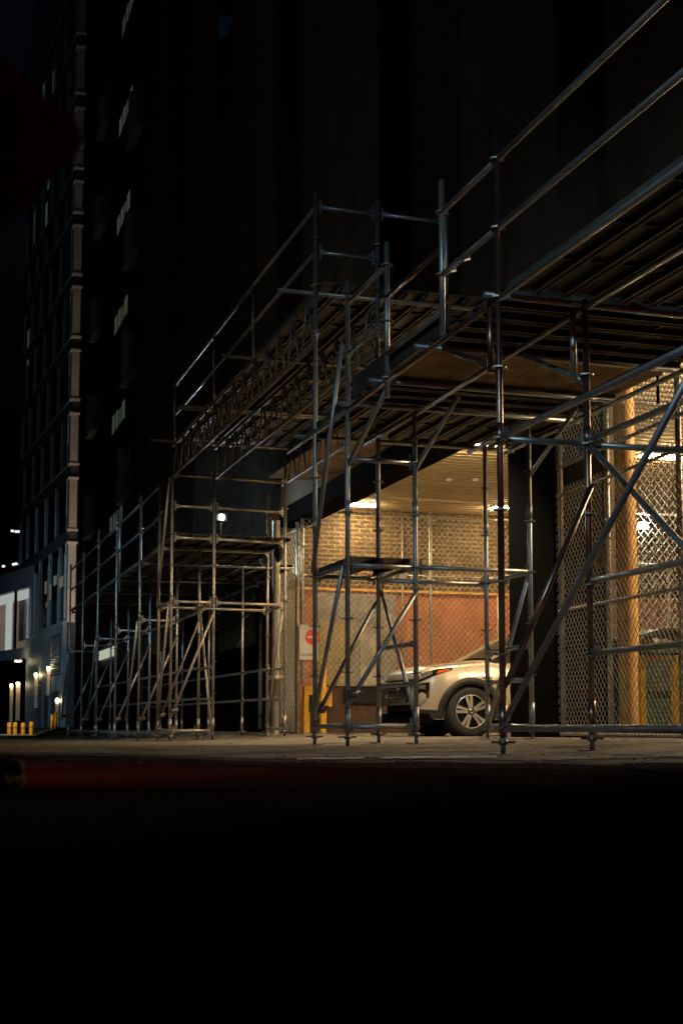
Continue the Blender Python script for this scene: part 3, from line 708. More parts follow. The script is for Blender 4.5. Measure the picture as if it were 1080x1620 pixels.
# wall lamp of the right bay
c = at(1016, 832, Y=16.75)
s = thing('bulkhead_light', 'glaring white bulkhead lamp behind the right-hand fence', 'light', c)
part(MB().box((c.x - .07, 16.72, c.z - .05), (c.x + .07, 16.80, c.z + .05)), 'housing', M['frame'], s); part(MB().box((c.x - .06, 16.70, c.z - .04), (c.x + .06, 16.718, c.z + .04)), 'lens', M['e_bulk'], s)
c = at(1039, 587, Y=11.5)
s = thing('dome_camera', 'black dome camera hanging under the deck at the upper right', 'camera', (c.x, 11.5, c.z))
part(MB().lathe([(.001, .1), (.09, .1), (.09, .07), (.03, .07), (.03, .02)], (c.x, 11.5, c.z), (0, 0, 1), 16), 'mount', M['black'], s); part(MB().lathe([(.05, .03), (.055, -.01), (.04, -.045), (.001, -.06)], (c.x, 11.5, c.z), (0, 0, 1), 16), 'dome', M['gloss'], s)
part(MB().tube((c.x, 11.5, c.z + .1), (c.x, 11.5, 3.34), .015), 'stem', M['black'], s)
# LED work light on the far deck
c = at(351, 818, Y=26.3)
s = thing('work_light', 'glaring white work light shining on the scaffold deck behind the tan tower', 'light', c)
part(MB().box((c.x - .1, 26.32, c.z - .08), (c.x + .1, 26.38, c.z + .08)), 'housing', M['black'], s); part(MB().lathe([(.001, -.03), (.04, -.03), (.055, .01)], (c.x, 26.31, c.z), (0, 1, 0), 14), 'lens', M['e_white'], s)
part(MB().tube((c.x, 26.35, c.z - .08), (c.x, 26.35, 3.25), .012), 'stand', M['black'], s)
WORK = V((c.x, 26.2, c.z))

# ------------------------------------------------------------------ the car (x forward from the front axle, y to its left, z up)
WY = 18.6
cc = at(743, 1130, Y=WY)
CX, CY, CZ = cc.x + .0, WY + .86, zg(cc.x, WY) + .006
car = thing('parked_car', 'champagne coloured crossover car nosing out of the garage, front wheel turned straight', 'car', (CX, CY, CZ), local=True)
car.rotation_euler = (0, 0, math.pi)
# stations: x, half width, bottom z, shoulder z, centre top z
ST = [(.86, .42, .46, .82, .865), (.845, .58, .40, .875, .91), (.815, .68, .34, .92, .955), (.765, .765, .29, .95, .99), (.695, .825, .27, .975, 1.02), (.60, .868, .26, .995, 1.042),
      (.50, .893, .25, 1.005, 1.06), (.411, .905, .25, 1.015, 1.075)]
nose = lambda x: x if x < .5 else .5 + (x - .5) * .84
ST = [(nose(a), b, c_, d + .012, e + .016) if a > .5 else (a, b, c_, d, e) for a, b, c_, d, e in ST]
R_ARCH, Z_AX = .408, .37
def lerp_tab(x, tab):
    tab = sorted(tab)
    if x <= tab[0][0]: return tab[0][1:]
    for a, b in zip(tab, tab[1:]):
        if x <= b[0]:
            t = (x - a[0]) / (b[0] - a[0]); return tuple(p + (q - p) * t for p, q in zip(a[1:], b[1:]))
    return tab[-1][1:]
BASE = ST + [(.2, .918, .25, 1.035, 1.105), (0, .92, .25, 1.05, 1.13), (-.25, .92, .25, 1.065, 1.155), (-.45, .918, .24, 1.075, 1.175), (-.9, .915, .23, 1.08, 1.10), (-2.0, .915, .23, 1.09, 1.10),
             (-2.7, .918, .25, 1.10, 1.11), (-3.2, .90, .28, 1.10, 1.11), (-3.5, .86, .34, 1.08, 1.09), (-3.68, .76, .42, 1.0, 1.02), (-3.73, .6, .5, .95, .97)]
def arch(x, zb):
    for ax_ in (0, -2.705):
        if abs(x - ax_) < R_ARCH: zb = max(zb, Z_AX + math.sqrt(R_ARCH ** 2 - (x - ax_) ** 2))
    return zb
def section(x):
    w, zb, zs, zt = lerp_tab(x, BASE); z0 = arch(x, zb)
    def side(z):
        u = max(0, min(1, (z - zb) / (zs - zb)))
        y = w - .075 * max(0, .42 - u) / .42 - .012 * math.sin(u * math.pi * 2) 
        if u > .62: y -= .055 * ((u - .62) / .38) ** 2
        return y
    return w, zb, zs, zt, z0, side
def ring_pts(x):
    w, zb, zs, zt, z0, side = section(x); p = []
    z0 = min(z0, zs - .05)
    for k in range(11): z = z0 + (zs - z0) * k / 10; p.append((side(z), z))
    ye = side(zs)
    for k in range(1, 10):
        u = k / 9; y = ye * (1 - u); p.append((y, zs + (zt - zs) * (1 - (1 - u) ** 2.6) + .0))
    return p
xs_ = sorted(set([s[0] for s in BASE] + [R_ARCH * math.cos(math.pi * i / 22) for i in range(23)] + [-2.705 + R_ARCH * math.cos(math.pi * i / 22) for i in range(23)] + [-.6, -.75, -1.2, -1.6]), reverse=True)
rows = []
for x in xs_:
    p = ring_pts(x); rows.append([(x, y, z) for y, z in p] + [(x, -y, z) for y, z in p[:-1][::-1]])
body = MB(); body.grid([r[::-1] for r in rows])
body.add(rows[0], [list(range(len(rows[0])))]); body.add(rows[-1], [list(range(len(rows[-1])))[::-1]])
part(body, 'body', M['carpaint'], car)
def surf(x, z): return section(x)[5](z)
def side_patch(name, m, poly, off=.006, n=10, k=8, parent=None):
    """poly: bottom edge points and top edge points [(x, z)...] as two polylines"""
    lo, hi = poly; mb = MB(); rws = []
    def along(pl, t):
        t *= len(pl) - 1; i = min(int(t), len(pl) - 2); f = t - i; return (pl[i][0] + (pl[i + 1][0] - pl[i][0]) * f, pl[i][1] + (pl[i + 1][1] - pl[i][1]) * f)
    for j in range(k + 1):
        r = []
        for i in range(n + 1):
            a, b = along(lo, i / n), along(hi, i / n); x, z = nose(a[0] + (b[0] - a[0]) * j / k), a[1] + (b[1] - a[1]) * j / k
            e = .004; y = surf(x, z); nx = -(surf(x + e, z) - surf(x - e, z)) / (2 * e); nz = -(surf(x, z + e) - surf(x, z - e)) / (2 * e)
            nv = V((nx, 1, nz)).normalized() * off; r.append((x + nv.x, y + nv.y, z + nv.z))
        rws.append(r)
    mb.grid(rws)
    for r in (rws[0], rws[-1]): mb.grid([r, [(p[0] - .004, p[1] - off * 1.6, p[2]) for p in r]])
    m2 = MB(); m2.add([V((p.x, -p.y, p.z)) for p in mb.v], [f[::-1] for f in mb.f], True)
    a, b = (parent if isinstance(parent, tuple) else (car, car))
    return part(mb, name, M[m], a), part(m2, name, M[m], b)
# dark lower bumper, arch cladding, headlamp, fog pocket
side_patch('bumper_cladding', 'cladding', ([(.83, .36), (.75, .275), (.55, .265), (.42, .262)], [(.83, .42), (.75, .40), (.55, .395), (.42, .39)]), .012)
side_patch('sill_cladding', 'cladding', ([(-.42, .24), (-1.3, .235), (-2.28, .24)], [(-.42, .40), (-1.3, .39), (-2.28, .40)]), .012)
def arch_strip(ax_):
    for s in (1, -1):
        mb = MB()
        rws = []
        for rr, o in ((.400, .0), (.402, .02), (.50, .02), (.505, .0)):
            r = []
            for i in range(33):
                a = math.pi * (-.06 + 1.12 * i / 32); x = ax_ + rr * math.cos(a); z = max(.255, Z_AX + rr * math.sin(a)); x = max(-3.6, min(.76, x))
                r.append((x, s * (min(surf(x, max(z, .26)), .92) + o), z))
            rws.append(r)
        part(mb.grid(rws), 'arch_cladding', M['cladding'], car)
arch_strip(0); arch_strip(-2.705)
part(MB().box((-3.6, -.8, .2), (.8, .8, .34)), 'underbody', M['black'], car)
for a_ in (0, -2.705):
    for s in (1, -1): part(MB().lathe([(.001, 0), (.40, 0), (.405, .26), (.001, .261)], (a_, s * .60 if s > 0 else -.86, Z_AX), (0, 1, 0), 24), 'wheel_well', M['rubber'], car)
hl = side_patch('headlight', 'gloss', ([(.80, .80), (.70, .845), (.54, .905), (.29, .98)], [(.80, .885), (.70, .945), (.54, .985), (.27, 1.012)]), .008)
side_patch('lens', 'lens', ([(.79, .83), (.71, .868), (.60, .915)], [(.79, .875), (.71, .925), (.60, .965)]), .012, parent=hl)
side_patch('amber_marker', 'amber', ([(.54, .915), (.33, .975)], [(.50, .965), (.31, .993)]), .012, parent=hl)
fl = side_patch('fog_pocket', 'gloss', ([(.805, .56), (.74, .60), (.66, .555)], [(.80, .775), (.73, .79), (.655, .80)]), .007)
side_patch('lamp', 'lens', ([(.79, .70), (.71, .70)], [(.79, .755), (.71, .76)]), .012, parent=fl)
side_patch('bumper_trim', 'carpaint', ([(.825, .47), (.77, .49), (.70, .57)], [(.825, .59), (.765, .655), (.70, .62)]), .014)
# front face
def front_x(y, z):
    lo, hi = .0, nose(.86)
    for _ in range(24):
        mid = (lo + hi) / 2
        if section(mid)[5](z) > abs(y): lo = mid
        else: hi = mid
    return lo
def front_patch(name, m, quad, off, parent=None, n=12, k=6):
    mb = MB(); rws = []; (a, b, c, d) = quad
    for j in range(k + 1):
        r = []
        for i in range(n + 1):
            u, v = i / n, j / k
            y = (a[0] * (1 - u) + b[0] * u) * (1 - v) + (d[0] * (1 - u) + c[0] * u) * v; z = (a[1] * (1 - u) + b[1] * u) * (1 - v) + (d[1] * (1 - u) + c[1] * u) * v
            r.append((front_x(y, z) + off, y, z))
        rws.append(r)
    return part(mb.grid(rws), name, M[m], parent or car)
gr = front_patch('grille', 'gloss', ((-.40, .50), (.40, .50), (.62, .85), (-.62, .85)), .012)
for i in range(5):
    z = .58 + i * .058; w = .40 + (z - .5) * .5
    front_patch('grille_bar', 'chrome', ((-w, z), (w, z), (w, z + .014), (-w, z + .014)), .024, gr, 14, 1)
for s in (1, -1): front_patch('grille_frame', 'chrome', ((s * .34, .49), (s * .39, .49), (s * .64, .85), (s * .585, .85)), .03, gr, 2, 6)
front_patch('lower_intake', 'black', ((-.5, .37), (.5, .37), (.55, .47), (-.55, .47)), .02)
part(MB().box((nose(.86) + .009, -.26, .545), (nose(.86) + .02, .26, .655)), 'number_plate', M['ink'], car)
part(MB().lathe([(.001, 0), (.05, 0), (.045, .01), (.001, .012)], (nose(.86) + .015, 0, .74), (1, 0, 0), 20), 'badge', M['chrome'], car)
# bonnet shut line and wing crease
for s in (1, -1):
    pts = []
    for x in (.70, .5, .3, .1, -.1, -.3, -.44):
        p = ring_pts(x)[12]; pts.append((x, s * p[0], p[1] + .001))
    part(MB().chain(pts, .004, 6), 'bonnet_gap', M['black'], car)
for s in (1, -1):
    for x in (-.62, -1.72): part(MB().chain([(x, s * (surf(x, z) + .001), z) for z in (.3, .5, .7, .9, 1.06)], .004, 5), 'door_gap', M['black'], car)
# greenhouse
GH = [(-.42, .80, 1.13, .70, 1.165), (-.70, .83, 1.09, .70, 1.31), (-1.0, .84, 1.09, .68, 1.475), (-1.3, .845, 1.09, .66, 1.60), (-1.7, .845, 1.09, .645, 1.655), (-2.4, .84, 1.10, .64, 1.66), (-2.95, .82, 1.10, .63, 1.61), (-3.35, .79, 1.10, .62, 1.50), (-3.62, .74, 1.06, .66, 1.12)]
def gh_row(g, ins=0):
    x, wb, zb, wt, zt = g; return [(x, wb - ins, zb - .04), (x, wb - ins, zb), (x, wt - ins, zt - ins), (x, wt * .55, zt + .025 - ins), (x, 0, zt + .035 - ins)]
rws = []
for g in GH:
    r = gh_row(g); rws.append(r + [(p[0], -p[1], p[2]) for p in r[:-1][::-1]])
part(MB().grid(rws), 'glazing', M['glass'], car)
mb = MB()
rr_ = [[(g[0], y, z) for y, z in ((g[3] + .012, g[4] - .05), (g[3] + .01, g[4] + .012), (g[3] * .55, g[4] + .036), (0, g[4] + .046), (-g[3] * .55, g[4] + .036), (-g[3] - .01, g[4] + .012), (-g[3] - .012, g[4] - .05))] for g in GH[3:8]]
mb.grid(rr_); part(mb, 'roof', M['carpaint'], car)
mb = MB()
for s in (1, -1):
    mb = MB()
    for a, b in zip(GH[:3], GH[1:4]): mb.beam((a[0], s * (a[3] + .02), a[4] - .005), (b[0], s * (b[3] + .012), b[4] - .005), .055, .05)
    part(mb, 'windscreen_pillar', M['carpaint'], car)
    part(MB().beam((-1.78, s * .845, 1.09), (-1.74, s * .66, 1.64), .07, .03, (1, 0, 0)), 'door_pillar', M['gloss'], car); part(MB().beam((-3.0, s * .83, 1.09), (-3.25, s * .64, 1.56), .3, .04, (1, 0, 0)), 'rear_pillar', M['carpaint'], car)
for s in (1, -1):
    mm = part(MB().blob((-.78, s * 1.0, 1.17), .07, .12, .075, 2, .03), 'mirror', M['carpaint'], car)
    part(MB().beam((-.80, s * .86, 1.12), (-.80, s * .98, 1.14), .05, .03), 'stalk', M['cladding'], mm)
for s in (1, -1):
    for x in (-1.5, -2.5): part(MB().beam((x - .1, s * (surf(x, .95) + .025), .95), (x + .1, s * (surf(x, .95) + .025), .95), .025, .03), 'door_handle', M['carpaint'], car)
    part(MB().box((-3.71, s * .72 - .1, .92), (-3.66, s * .72 + .1, 1.05)), 'tail_light', M['red'], car)
def wheel(x, s):
    y = s * .80
    w = part(MB().lathe([(.235, -.11), (.30, -.125), (.345, -.12), (.366, -.095), (.371, -.05), (.371, .05), (.366, .095), (.345, .12), (.30, .125), (.235, .11)], (x, y, Z_AX), (0, s, 0), 48), 'wheel', M['tyre'], car)
    tr = MB()
    for i in range(60):
        a = 2 * math.pi * i / 60; tr.beam((x + .368 * math.cos(a), y - .1, Z_AX + .368 * math.sin(a)), (x + .368 * math.cos(a + .05), y + .1, Z_AX + .368 * math.sin(a + .05)), .016, .012, (math.cos(a), 0, math.sin(a)))
    part(tr, 'tread', M['tyre'], w)
    part(MB().lathe([(.255, .095), (.252, .116), (.243, .118), (.235, .10), (.23, .05), (.05, .045), (.001, .045)], (x, y, Z_AX), (0, s, 0), 48), 'rim', M['gloss'], w)
    part(MB().lathe([(.249, .112), (.249, .121), (.238, .121), (.238, .108)], (x, y, Z_AX), (0, s, 0), 48), 'rim_lip', M['alloy'], w)
    sp = MB()
    for i in range(5):
        for e in (-1, 1):
            a0_ = 2 * math.pi * (i + .12) / 5 + e * .30; a1_ = 2 * math.pi * (i + .12) / 5 + e * .16
            p0 = V((math.cos(a0_ - e * .02), math.sin(a0_ - e * .02))) * .05; p1 = V((math.cos(a1_), math.sin(a1_))) * .242
            d = (p1 - p0).normalized(); nn = V((-d.y, d.x)); w0, w1 = .016, .023
            pts = [(x + q.x, y + s * .10, Z_AX + q.y) for q in (p0 - nn * w0, p1 - nn * w1, p1 + nn * w1, p0 + nn * w0)]
            sp.prism(pts, (0, s * .016, 0))
    part(sp, 'spokes', M['alloy'], w)
    part(MB().lathe([(.06, .09), (.06, .115), (.035, .122), (.001, .122)], (x, y, Z_AX), (0, s, 0), 24), 'hub', M['gloss'], w)
    part(MB().lathe([(.03, .122), (.03, .126), (.022, .126), (.022, .122)], (x, y, Z_AX), (0, s, 0), 24), 'hub_ring', M['alloy'], w)
for x in (0, -2.705):
    for s in (1, -1): wheel(x, s)

# ------------------------------------------------------------------ glass tower at the end of the street
T0 = V((7.5, 70, 0)); TD = V((-.0677, .9977, 0)); TNr = V((-.9977, -.0677, 0))
G = thing('glass_tower', 'dark glazed tower with a pale banded stone corner pier, behind the scaffold at the left', 'building', T0)
GZ = -.55
def tq(t, z, o=0.): p = T0 + TD * t + TNr * o; return V((p.x, p.y, z))
def slab(a, b, z0, z1, o0, o1): return MB().prism([tq(a, z0, o0), tq(b, z0, o0), tq(b, z0, o1), tq(a, z0, o1)], (0, 0, z1 - z0))
bands = [(985, 861), (838, 759), (734, 657), (632, 557), (533, 457), (434, 360), (336, 290), (266, 174), (147, 77), (52, -22)]
zf = [at(110, a, Y=70.).z for a, b in bands]; ztop = [at(110, b, Y=70.).z for a, b in bands]
lean = .0
for i, (z0, z1) in enumerate(zip(zf, ztop)):
    part(MB().box((T0.x, 69.7, z0), (T0.x + .38, 70.1, z1)), 'pier_panel', M['stone'], G)
    part(MB().box((T0.x - .07, 69.62, z1), (T0.x + .45, 70.1, z1 + .1)), 'pier_ledge', M['lip'], G)
    if i: part(MB().box((T0.x - .07, 69.62, z0 - .1), (T0.x + .45, 70.1, z0)), 'pier_ledge', M['lip'], G)
part(MB().box((T0.x + .04, 69.8, GZ), (T0.x + .44, 70.3, 46)), 'pier_core', M['spandrel'], G)
part(MB().box((T0.x + .46, 69.95, GZ), (T0.x + 6, 70.3, 46)), 'side_wall', M['black'], G)
part(slab(0, 17, 5.3, 46, -.3, -.02), 'curtain_wall', M['glass'], G)
for i in range(len(zf)):
    z1 = ztop[i]
    part(slab(0, 17, z1 + .12, z1 + .72, -.02, .06), 'spandrel_band', M['spandrel'], G)
    nb = (.3, 3.7, 7.1, 10.5, 13.9, 16.8) if i % 2 else (.3, 2.2, 5.4, 8.8, 12.2, 15.6)
    part(slab(0, 17, z1 + .72, z1 + .78, .0, .09), 'mullion_rail', M['fin'], G) if i else None
    for a in nb: part(slab(a, a + .06, zf[i], z1 + .1, .0, .07), 'mullion', M['fin'], G)
for a, z, h in ((8.5, 31.5, 1.6), (12.4, 33.5, 2.2), (13.9, 30, 2.), (5.5, 32.2, 1.8), (9.0, 28.8, 2.), (15.2, 22.6, 2.2), (7.3, 36, 2.2), (11, 37, 2)):
    part(slab(a, a + .5, z, z + h, -.01, .01), 'reflection_strip', M['e_tower'], G)  # dim glowing strips put in as reflections on the glass
# podium: clad wall, louvre, glazed storey
part(slab(.1, 12.5, GZ, 5.2, -.3, .15), 'podium_wall', M['panel'], G)
lv = MB()
for i in range(16): a = 2.75 + i * .125; lv.prism([tq(.7, a, .152), tq(3.4, a, .152), tq(3.4, a + .05, .22), tq(.7, a + .05, .22)], (0, 0, .03))
part(slab(.65, 3.45, 2.7, 4.8, .151, .16), 'louvre_recess', M['black'], G); part(lv, 'louvre', M['panel'], G)
part(slab(.4, 3.2, GZ, 1.85, .151, .17), 'door', M['spandrel'], G); part(slab(4.2, 5.4, GZ, 1.75, .151, .18), 'door', M['spandrel'], G)
lv = MB()
for i in range(20): a = -.4 + i * .15; lv.prism([tq(6.4, a, .152), tq(8.2, a, .152), tq(8.2, a + .06, .2), tq(6.4, a + .06, .2)], (0, 0, .03))
part(lv, 'louvre', M['spandrel'], G)
for a in (.5, 2.4, 5.6, 8.8, 10.4): part(slab(a, a + .07, 5.3, 8.9, .0, .08), 'mullion', M['fin'], G)
part(slab(0, 11, 5.2, 5.4, .0, .2), 'sill_band', M['panel'], G)
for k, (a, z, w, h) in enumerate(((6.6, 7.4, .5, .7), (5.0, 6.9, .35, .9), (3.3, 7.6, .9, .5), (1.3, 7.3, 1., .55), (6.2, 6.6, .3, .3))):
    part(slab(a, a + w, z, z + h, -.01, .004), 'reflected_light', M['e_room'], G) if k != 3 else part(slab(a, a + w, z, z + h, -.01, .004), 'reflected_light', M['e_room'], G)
# projecting bay with the lit window
P0 = tq(11.2, 0, .02); PD = V((-.225, .974, 0)).normalized(); PN = V((-PD.y, PD.x, 0))
def tface(px, py, o=.1):
    d = at(px, py, Y=70.) - V((0, 0, CAM_H)); s = ((T0 + TNr * o) - V((0, 0, CAM_H))).dot(TNr) / d.dot(TNr)
    return V((0, 0, CAM_H)) + d * s
K = thing('glazed_bay', 'projecting first-floor bay with a large lit white-framed window at the far left', 'building', (P0.x, P0.y, 3.3))
def kq(t, z, o=0.): p = P0 + PD * t + PN * o; return V((p.x, p.y, z))
def kslab(a, b, z0, z1, o0, o1): return MB().prism([kq(a, z0, o0), kq(b, z0, o0), kq(b, z0, o1), kq(a, z0, o1)], (0, 0, z1 - z0))
zz = lambda y: at(52, y, Y=81.).z
zA, zB_, zC, zD = zz(1039), zz(1022), zz(926), zz(893)
part(kslab(0, 30, zA, zB_, -6, 0), 'lower_band', M['panel'], K); part(kslab(0, 30, zC, zD, -6, 0), 'upper_band', M['panel'], K)
part(kslab(0, .35, zB_, zC, -6, 0), 'end_post', M['panel'], K)
part(kslab(.36, 30, zB_ + .001, zC - .001, -2.4, -2.3), 'room', M['e_room'], K)
part(kslab(.36, 1.5, zB_, zC, -.5, -.3), 'white_reveal', M['e_frame'], K); part(kslab(.36, 30, zC - .55, zC - .002, -.5, -.32), 'white_reveal', M['e_frame'], K)
for a in (5.6, 13.0): part(kslab(a, a + .8, zB_, zC - .55, -.5, -.32), 'white_mullion', M['e_frame'], K)
part(kslab(3.4, 3.6, zB_, zC, -.12, .01), 'mullion', M['black'], K)
part(kslab(2.6, 5.5, zB_, zB_ + 3.0, -2.2, -2.1), 'curtain', M['stone'], K)
part(kslab(0, 30, zB_, zB_ + 1.2, -1.0, -.97), 'balustrade', M['panel'], K) if False else None
for a, b in ((.9, .0), (.4, .6)): part(kslab(4 + a, 4.25 + a, zA - .06, zA - .005, -.5, -.3), 'soffit_lamp', M['e_white'], K) if False else None
part(kslab(0, 30, GZ, zA, -7.6, -6.2), 'back_wall', M['black'], K)
# sconces and the pillars they light
def sconce(px, py0, py1, Y, label, w=.09):
    c = tface(px, py0, .3) if Y is None else at(px, py0, Y=Y); Y = c.y; b = at(px, py1, Y=Y).z
    s = thing('wall_sconce', label, 'light', (c.x, Y, c.z), 'warm sconces of the far building')
    part(MB().box((c.x - w, Y + .04, b), (c.x + w, Y + .2, c.z + .15)), 'pilaster', M['stone'], s)
    part(MB().box((c.x - .10, Y - .14, c.z), (c.x + .02, Y + .04, c.z + .12)), 'lamp', M['e_warm'], s)
    l = bpy.data.lights.new('sconce_light', 'SPOT'); l.energy = 10; l.color = (1, .62, .25); l.spot_size = rad(60); l.spot_blend = .8; l.shadow_soft_size = .05
    o = bpy.data.objects.new('sconce_light', l); C.objects.link(o); o.rotation_euler = (rad(14), 0, 0); o.parent = s; o.location = (0, -.22, .02)
sconce(77.5, 1059, 1100, None, 'brightest warm sconce strip on the blue-grey wall above the yellow rail')
sconce(58, 1069, 1120, None, 'warm sconce strip left of the perforated louvre')
sconce(19, 1086, 1150, 84., 'leftmost warm sconce strip under the projecting bay')
sconce(29.5, 1083, 1140, 84., 'second warm sconce strip from the left under the projecting bay', .12)
c = tface(91, 1108, .3)
s = thing('globe_lamp', 'small white globe lamp above the yellow rail at the far left', 'light', c)
part(MB().blob(c, .09, .09, .11, 1, 0), 'globe', M['e_warm'], s); part(MB().box((c.x - .08, c.y, c.z - 1.3), (c.x + .08, c.y + .1, c.z - .1)), 'backplate', M['stone'], s)
# bollards on the kerb and the yellow rail
for k, (px, h) in enumerate(((14.5, .58), (24, .60), (36.5, .58), (49.5, .62))):
    c = at(px, 1163, Y=66.0)
    b = thing('bollard', ('leftmost', 'second from the left', 'third from the left', 'rightmost')[k] + ' of the four short yellow bollards on the far kerb', 'bollard', c, 'yellow bollards on the far kerb')
    part(MB().lathe([(.09, 0), (.09, h - .03), (.07, h), (.001, h + .01)], c, (0, 0, 1), 18), 'post', M['yellow'], b); part(MB().lathe([(.094, h * .55), (.094, h * .7)], c, (0, 0, 1), 18), 'band', M['column'], b)
c = at(82.5, 1160, Y=65.8); c2 = at(88.5, 1159, Y=65.6); h = at(82.5, 1130, Y=65.8).z - c.z
s = thing('guard_rail', 'yellow pipe guard rail with two uprights by the far doorway', 'railing', c)
part(MB().tube(c, c + V((0, 0, h)), .07), 'upright', M['yellow'], s); part(MB().tube(c2, c2 + V((0, 0, h + .05)), .08), 'upright', M['yellow'], s)
e = c2 + V((.45, .0, h - .12)); part(MB().tube(c2 + V((0, 0, h - .12)), e, .07), 'crossbar', M['yellow'], s)
k0, k1 = at(2, 1171.5, Y=64.5), at(101, 1166.5, Y=64.0)
top(MB().prism([(k0.x, 64.5, k0.z), (k1.x, 64.0, k0.z), (k1.x, 72, k0.z), (k0.x, 74, k0.z)], (0, 0, .24)), 'kerb', M['kerb'], 'pale kerb platform under the far bollards', 'kerb', k0, kind='structure')
for px, lb in ((27, 'left'), (31.5, 'right')):
    c = at(px, 1046, Y=82.)
    s = thing('soffit_downlight', lb + ' one of two tiny downlights under the lit projecting bay', 'light', c, 'downlights under the projecting bay')
    part(MB().lathe([(.001, -.02), (.09, -.02), (.11, .03)], c, (0, 0, 1), 12), 'lens', M['e_warm'], s)
# office block far behind with a few lit windows
O = thing('office_block', 'distant dark office block showing a few cool lit windows at the far left', 'building', (2, 130, 0))
c = at(10, 1000, Y=130.); part(MB().box((c.x - 14, 130, -2), (c.x + 7, 150, at(10, 800, Y=130.).z)), 'wall', M['black'], O)
for px, py in ((22, 893), (26, 892), (33, 893), (38, 892.5), (44, 893), (47, 892), (6, 896), (20, 840), (26, 841), (31, 841)):
    c = at(px, py, Y=129.9); part(MB().box((c.x - .12, 129.86, c.z - .08), (c.x + .12, 129.95, c.z + .10)), 'window', M['e_spark'], O)

# ------------------------------------------------------------------ road-work sign close on the left, its sandbag
ps = at(146, 256, Y=2.2); half = .40; SY = 2.2
s = thing('road_work_sign', 'unlit dark red diamond road sign, its corner reaching in at the upper left', 'sign', (ps.x - half, SY, 0))
cxx, czz = ps.x - half, ps.z
def dia(r, y, t, rc=.035):
    pts = []
    for k in range(4):
        a = k * math.pi / 2 + .10; cx_, cz_ = (r - rc * 1.414) * math.cos(a), (r - rc * 1.414) * math.sin(a)
        for q in range(7): b = a - math.pi / 4 + q * math.pi / 12; pts.append((cxx + cx_ + rc * math.cos(b), y, czz + cz_ + rc * math.sin(b)))
    return MB().prism(pts, (0, t, 0))
part(dia(half, SY, .004), 'panel', M['signback'], s)
part(dia(half - .02, SY - .002, .0015), 'face', M['signface'], s)
part(MB().tube((ps.x - .018, SY - .004, czz + .03), (ps.x - .018, SY + .01, czz + .03), .006), 'corner_bolt', M['chrome'], s)
part(MB().beam((cxx, SY + .03, .0), (cxx, SY + .03, czz + .3), .04, .03, (0, 1, 0)), 'post', M['galv'], s)
for e in ((-.4, .5), (.1, .4), (-.4, -.4), (.0, -.4)): part(MB().beam((cxx, SY + .03, .3), (cxx + e[0], SY + e[1], .02), .03, .03), 'foot', M['galv'], s)
c = at(-14, 1240, Y=4.6)
mb = MB().blob((c.x, 4.6, .05), .11, .2, .055, 5, .10, 28, 14).blob((c.x + .05, 4.5, .085), .05, .06, .03, 9, .15, 18, 10)
top(mb, 'sandbag', M['sand'], 'dark slumped sandbag lying on the road at the lower left edge', 'sandbag', (c.x, 4.6, 0))

# ------------------------------------------------------------------ light: night sky, street lamps outside the frame, the garage's own lamps, added fills
w = bpy.data.worlds.new('World'); sc.world = w; w.use_nodes = True
nt = w.node_tree; bg = nt.nodes['Background']
sky = nd(nt, 'ShaderNodeTexSky', sky_type='NISHITA'); sky.sun_disc = False; sky.sun_elevation = rad(-4); sky.sun_rotation = rad(200)
tint = nd(nt, 'ShaderNodeMix', data_type='RGBA', blend_type='MULTIPLY'); tint.inputs[0].default_value = 1; tint.inputs[7].default_value = (.45, .8, 1.3, 1)   # moonless blue
nt.links.new(sky.outputs[0], tint.inputs[6]); nt.links.new(tint.outputs[2], bg.inputs['Color']); bg.inputs['Strength'].default_value = .10

def lamp(name, kind, loc, col, e, aim=None, size=45, blend=.5, soft=.12):
    l = bpy.data.lights.new(name, kind); l.energy = e; l.color = col; l.shadow_soft_size = soft
    if kind == 'SPOT': l.spot_size = rad(size); l.spot_blend = blend
    o = bpy.data.objects.new(name, l); C.objects.link(o); o.location = loc
    if aim: o.rotation_euler = (V(aim) - V(loc)).to_track_quat('-Z', 'Y').to_euler()
    return o
lamp('street_lamp_cool', 'SPOT', (-3.0, 1.0, 6.5), (.52, .84, 1), 950, (4.4, 9.4, 2.6), 49, .7, .16)
lamp('street_lamp_far', 'SPOT', (-4.0, 22, 8.0), (.48, .82, 1), 1250, (4.2, 31, 2.2), 56, .6, .16)
lamp('street_lamp_warm', 'SPOT', (-.8, 13.0, 6.2), (1, .87, .68), 1600, (4.6, 22.4, .7), 32, .6, .16)
lamp('traffic_signal_red', 'SPOT', (1.8, -6, 2.4), (1, .04, .015), 150, (4.9, 9.6, 1.9), 50, 1, .05)
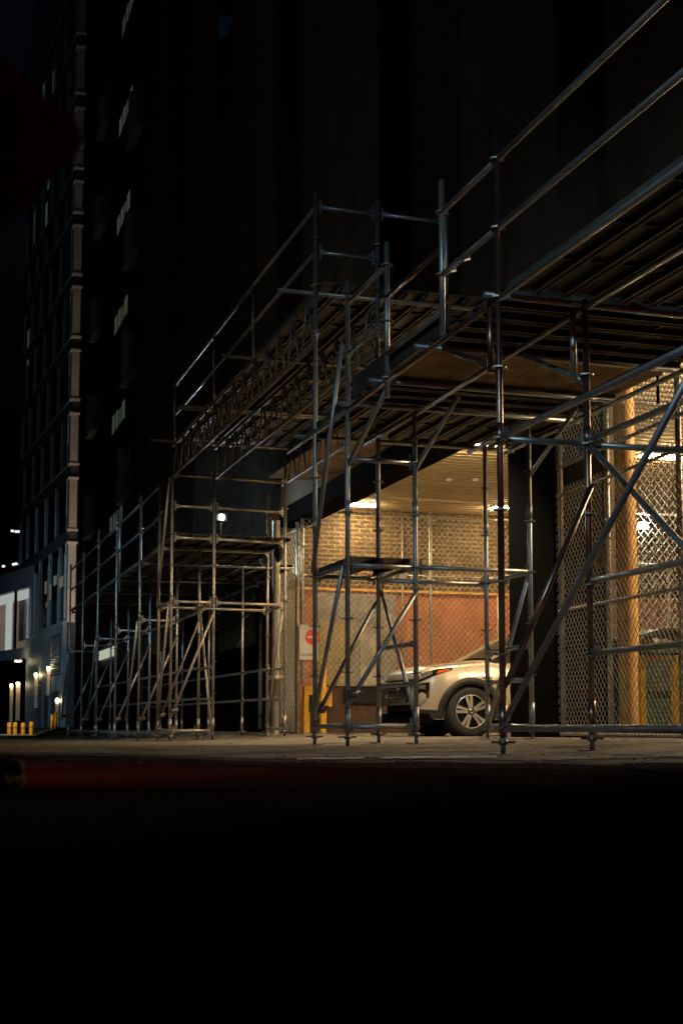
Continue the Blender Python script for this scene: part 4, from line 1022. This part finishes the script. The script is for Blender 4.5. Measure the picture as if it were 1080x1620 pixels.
lamp('signal_red_low', 'SPOT', (-1.6, 5.8, 2.6), (1, .05, .02), 300, (.2, 6.6, 0), 70, 1, .08)
lamp('canopy_fill', 'SPOT', (6.4, 16.9, 4.4), (1, .74, .44), 900, (6.4, 16.6, 0), 118, .8, .2)  # added fill without a fitting, brightens the pavement and the car
lamp('deck_fill', 'SPOT', (5.7, 10.9, 3.3), (1, .74, .44), 28, (5.2, 10.9, 0), 108, .8, .15)  # second added fill, lifts the pavement below the lower deck
lamp('work_lamp', 'SPOT', WORK, (.8, .93, 1), 90, (6.5, 25.2, 3.0), 76, .6, .06)
lamp('work_lamp_glow', 'POINT', WORK, (.8, .93, 1), 2.5, soft=.06)
lamp('pier_uplight', 'SPOT', (8.0, 61.4, .6), (1, .79, .62), 1900, (7.75, 70, 11), 62, .8, .1)
lamp('tower_lamp_cool', 'SPOT', (-6, 58, 7), (.50, .78, 1), 3600, (6.5, 74, 3.0), 56, .8, .2)
lamp('tower_fill_high', 'SPOT', (-12, 56, 4), (.6, .85, 1), 1200, (6.5, 76, 22), 60, .8, .3)  # added cool fill that lifts the tower's upper mullions
lamp('downlight_lamp', 'SPOT', (4.9, 64.6, 3.0), (1, .66, .25), 420, (5.0, 66.0, 0), 70, .8, .1)
lamp('facade_fill', 'POINT', (-16, 24, 9), (1, .85, .6), 260, soft=.5)  # added warm fill that lifts the dark facade
lamp('bulkhead_glow', 'POINT', at(1016, 832, Y=16.5), (1, .93, .8), 22, soft=.08)
lamp('bay_lamp', 'POINT', (10.9, 12.3, 4.2), (1, .72, .40), 950, soft=.2)

sc.view_settings.view_transform = 'Standard'; sc.view_settings.look = 'None'; sc.view_settings.exposure = 0; sc.view_settings.gamma = 1
sc.render.engine = 'CYCLES'
cyc = sc.cycles
cyc.use_denoising = True; cyc.max_bounces = 6; cyc.diffuse_bounces = 3; cyc.glossy_bounces = 3; cyc.transmission_bounces = 2
cyc.sample_clamp_indirect = 4; cyc.sample_clamp_direct = 0; cyc.caustics_reflective = False; cyc.caustics_refractive = False; cyc.use_light_tree = True
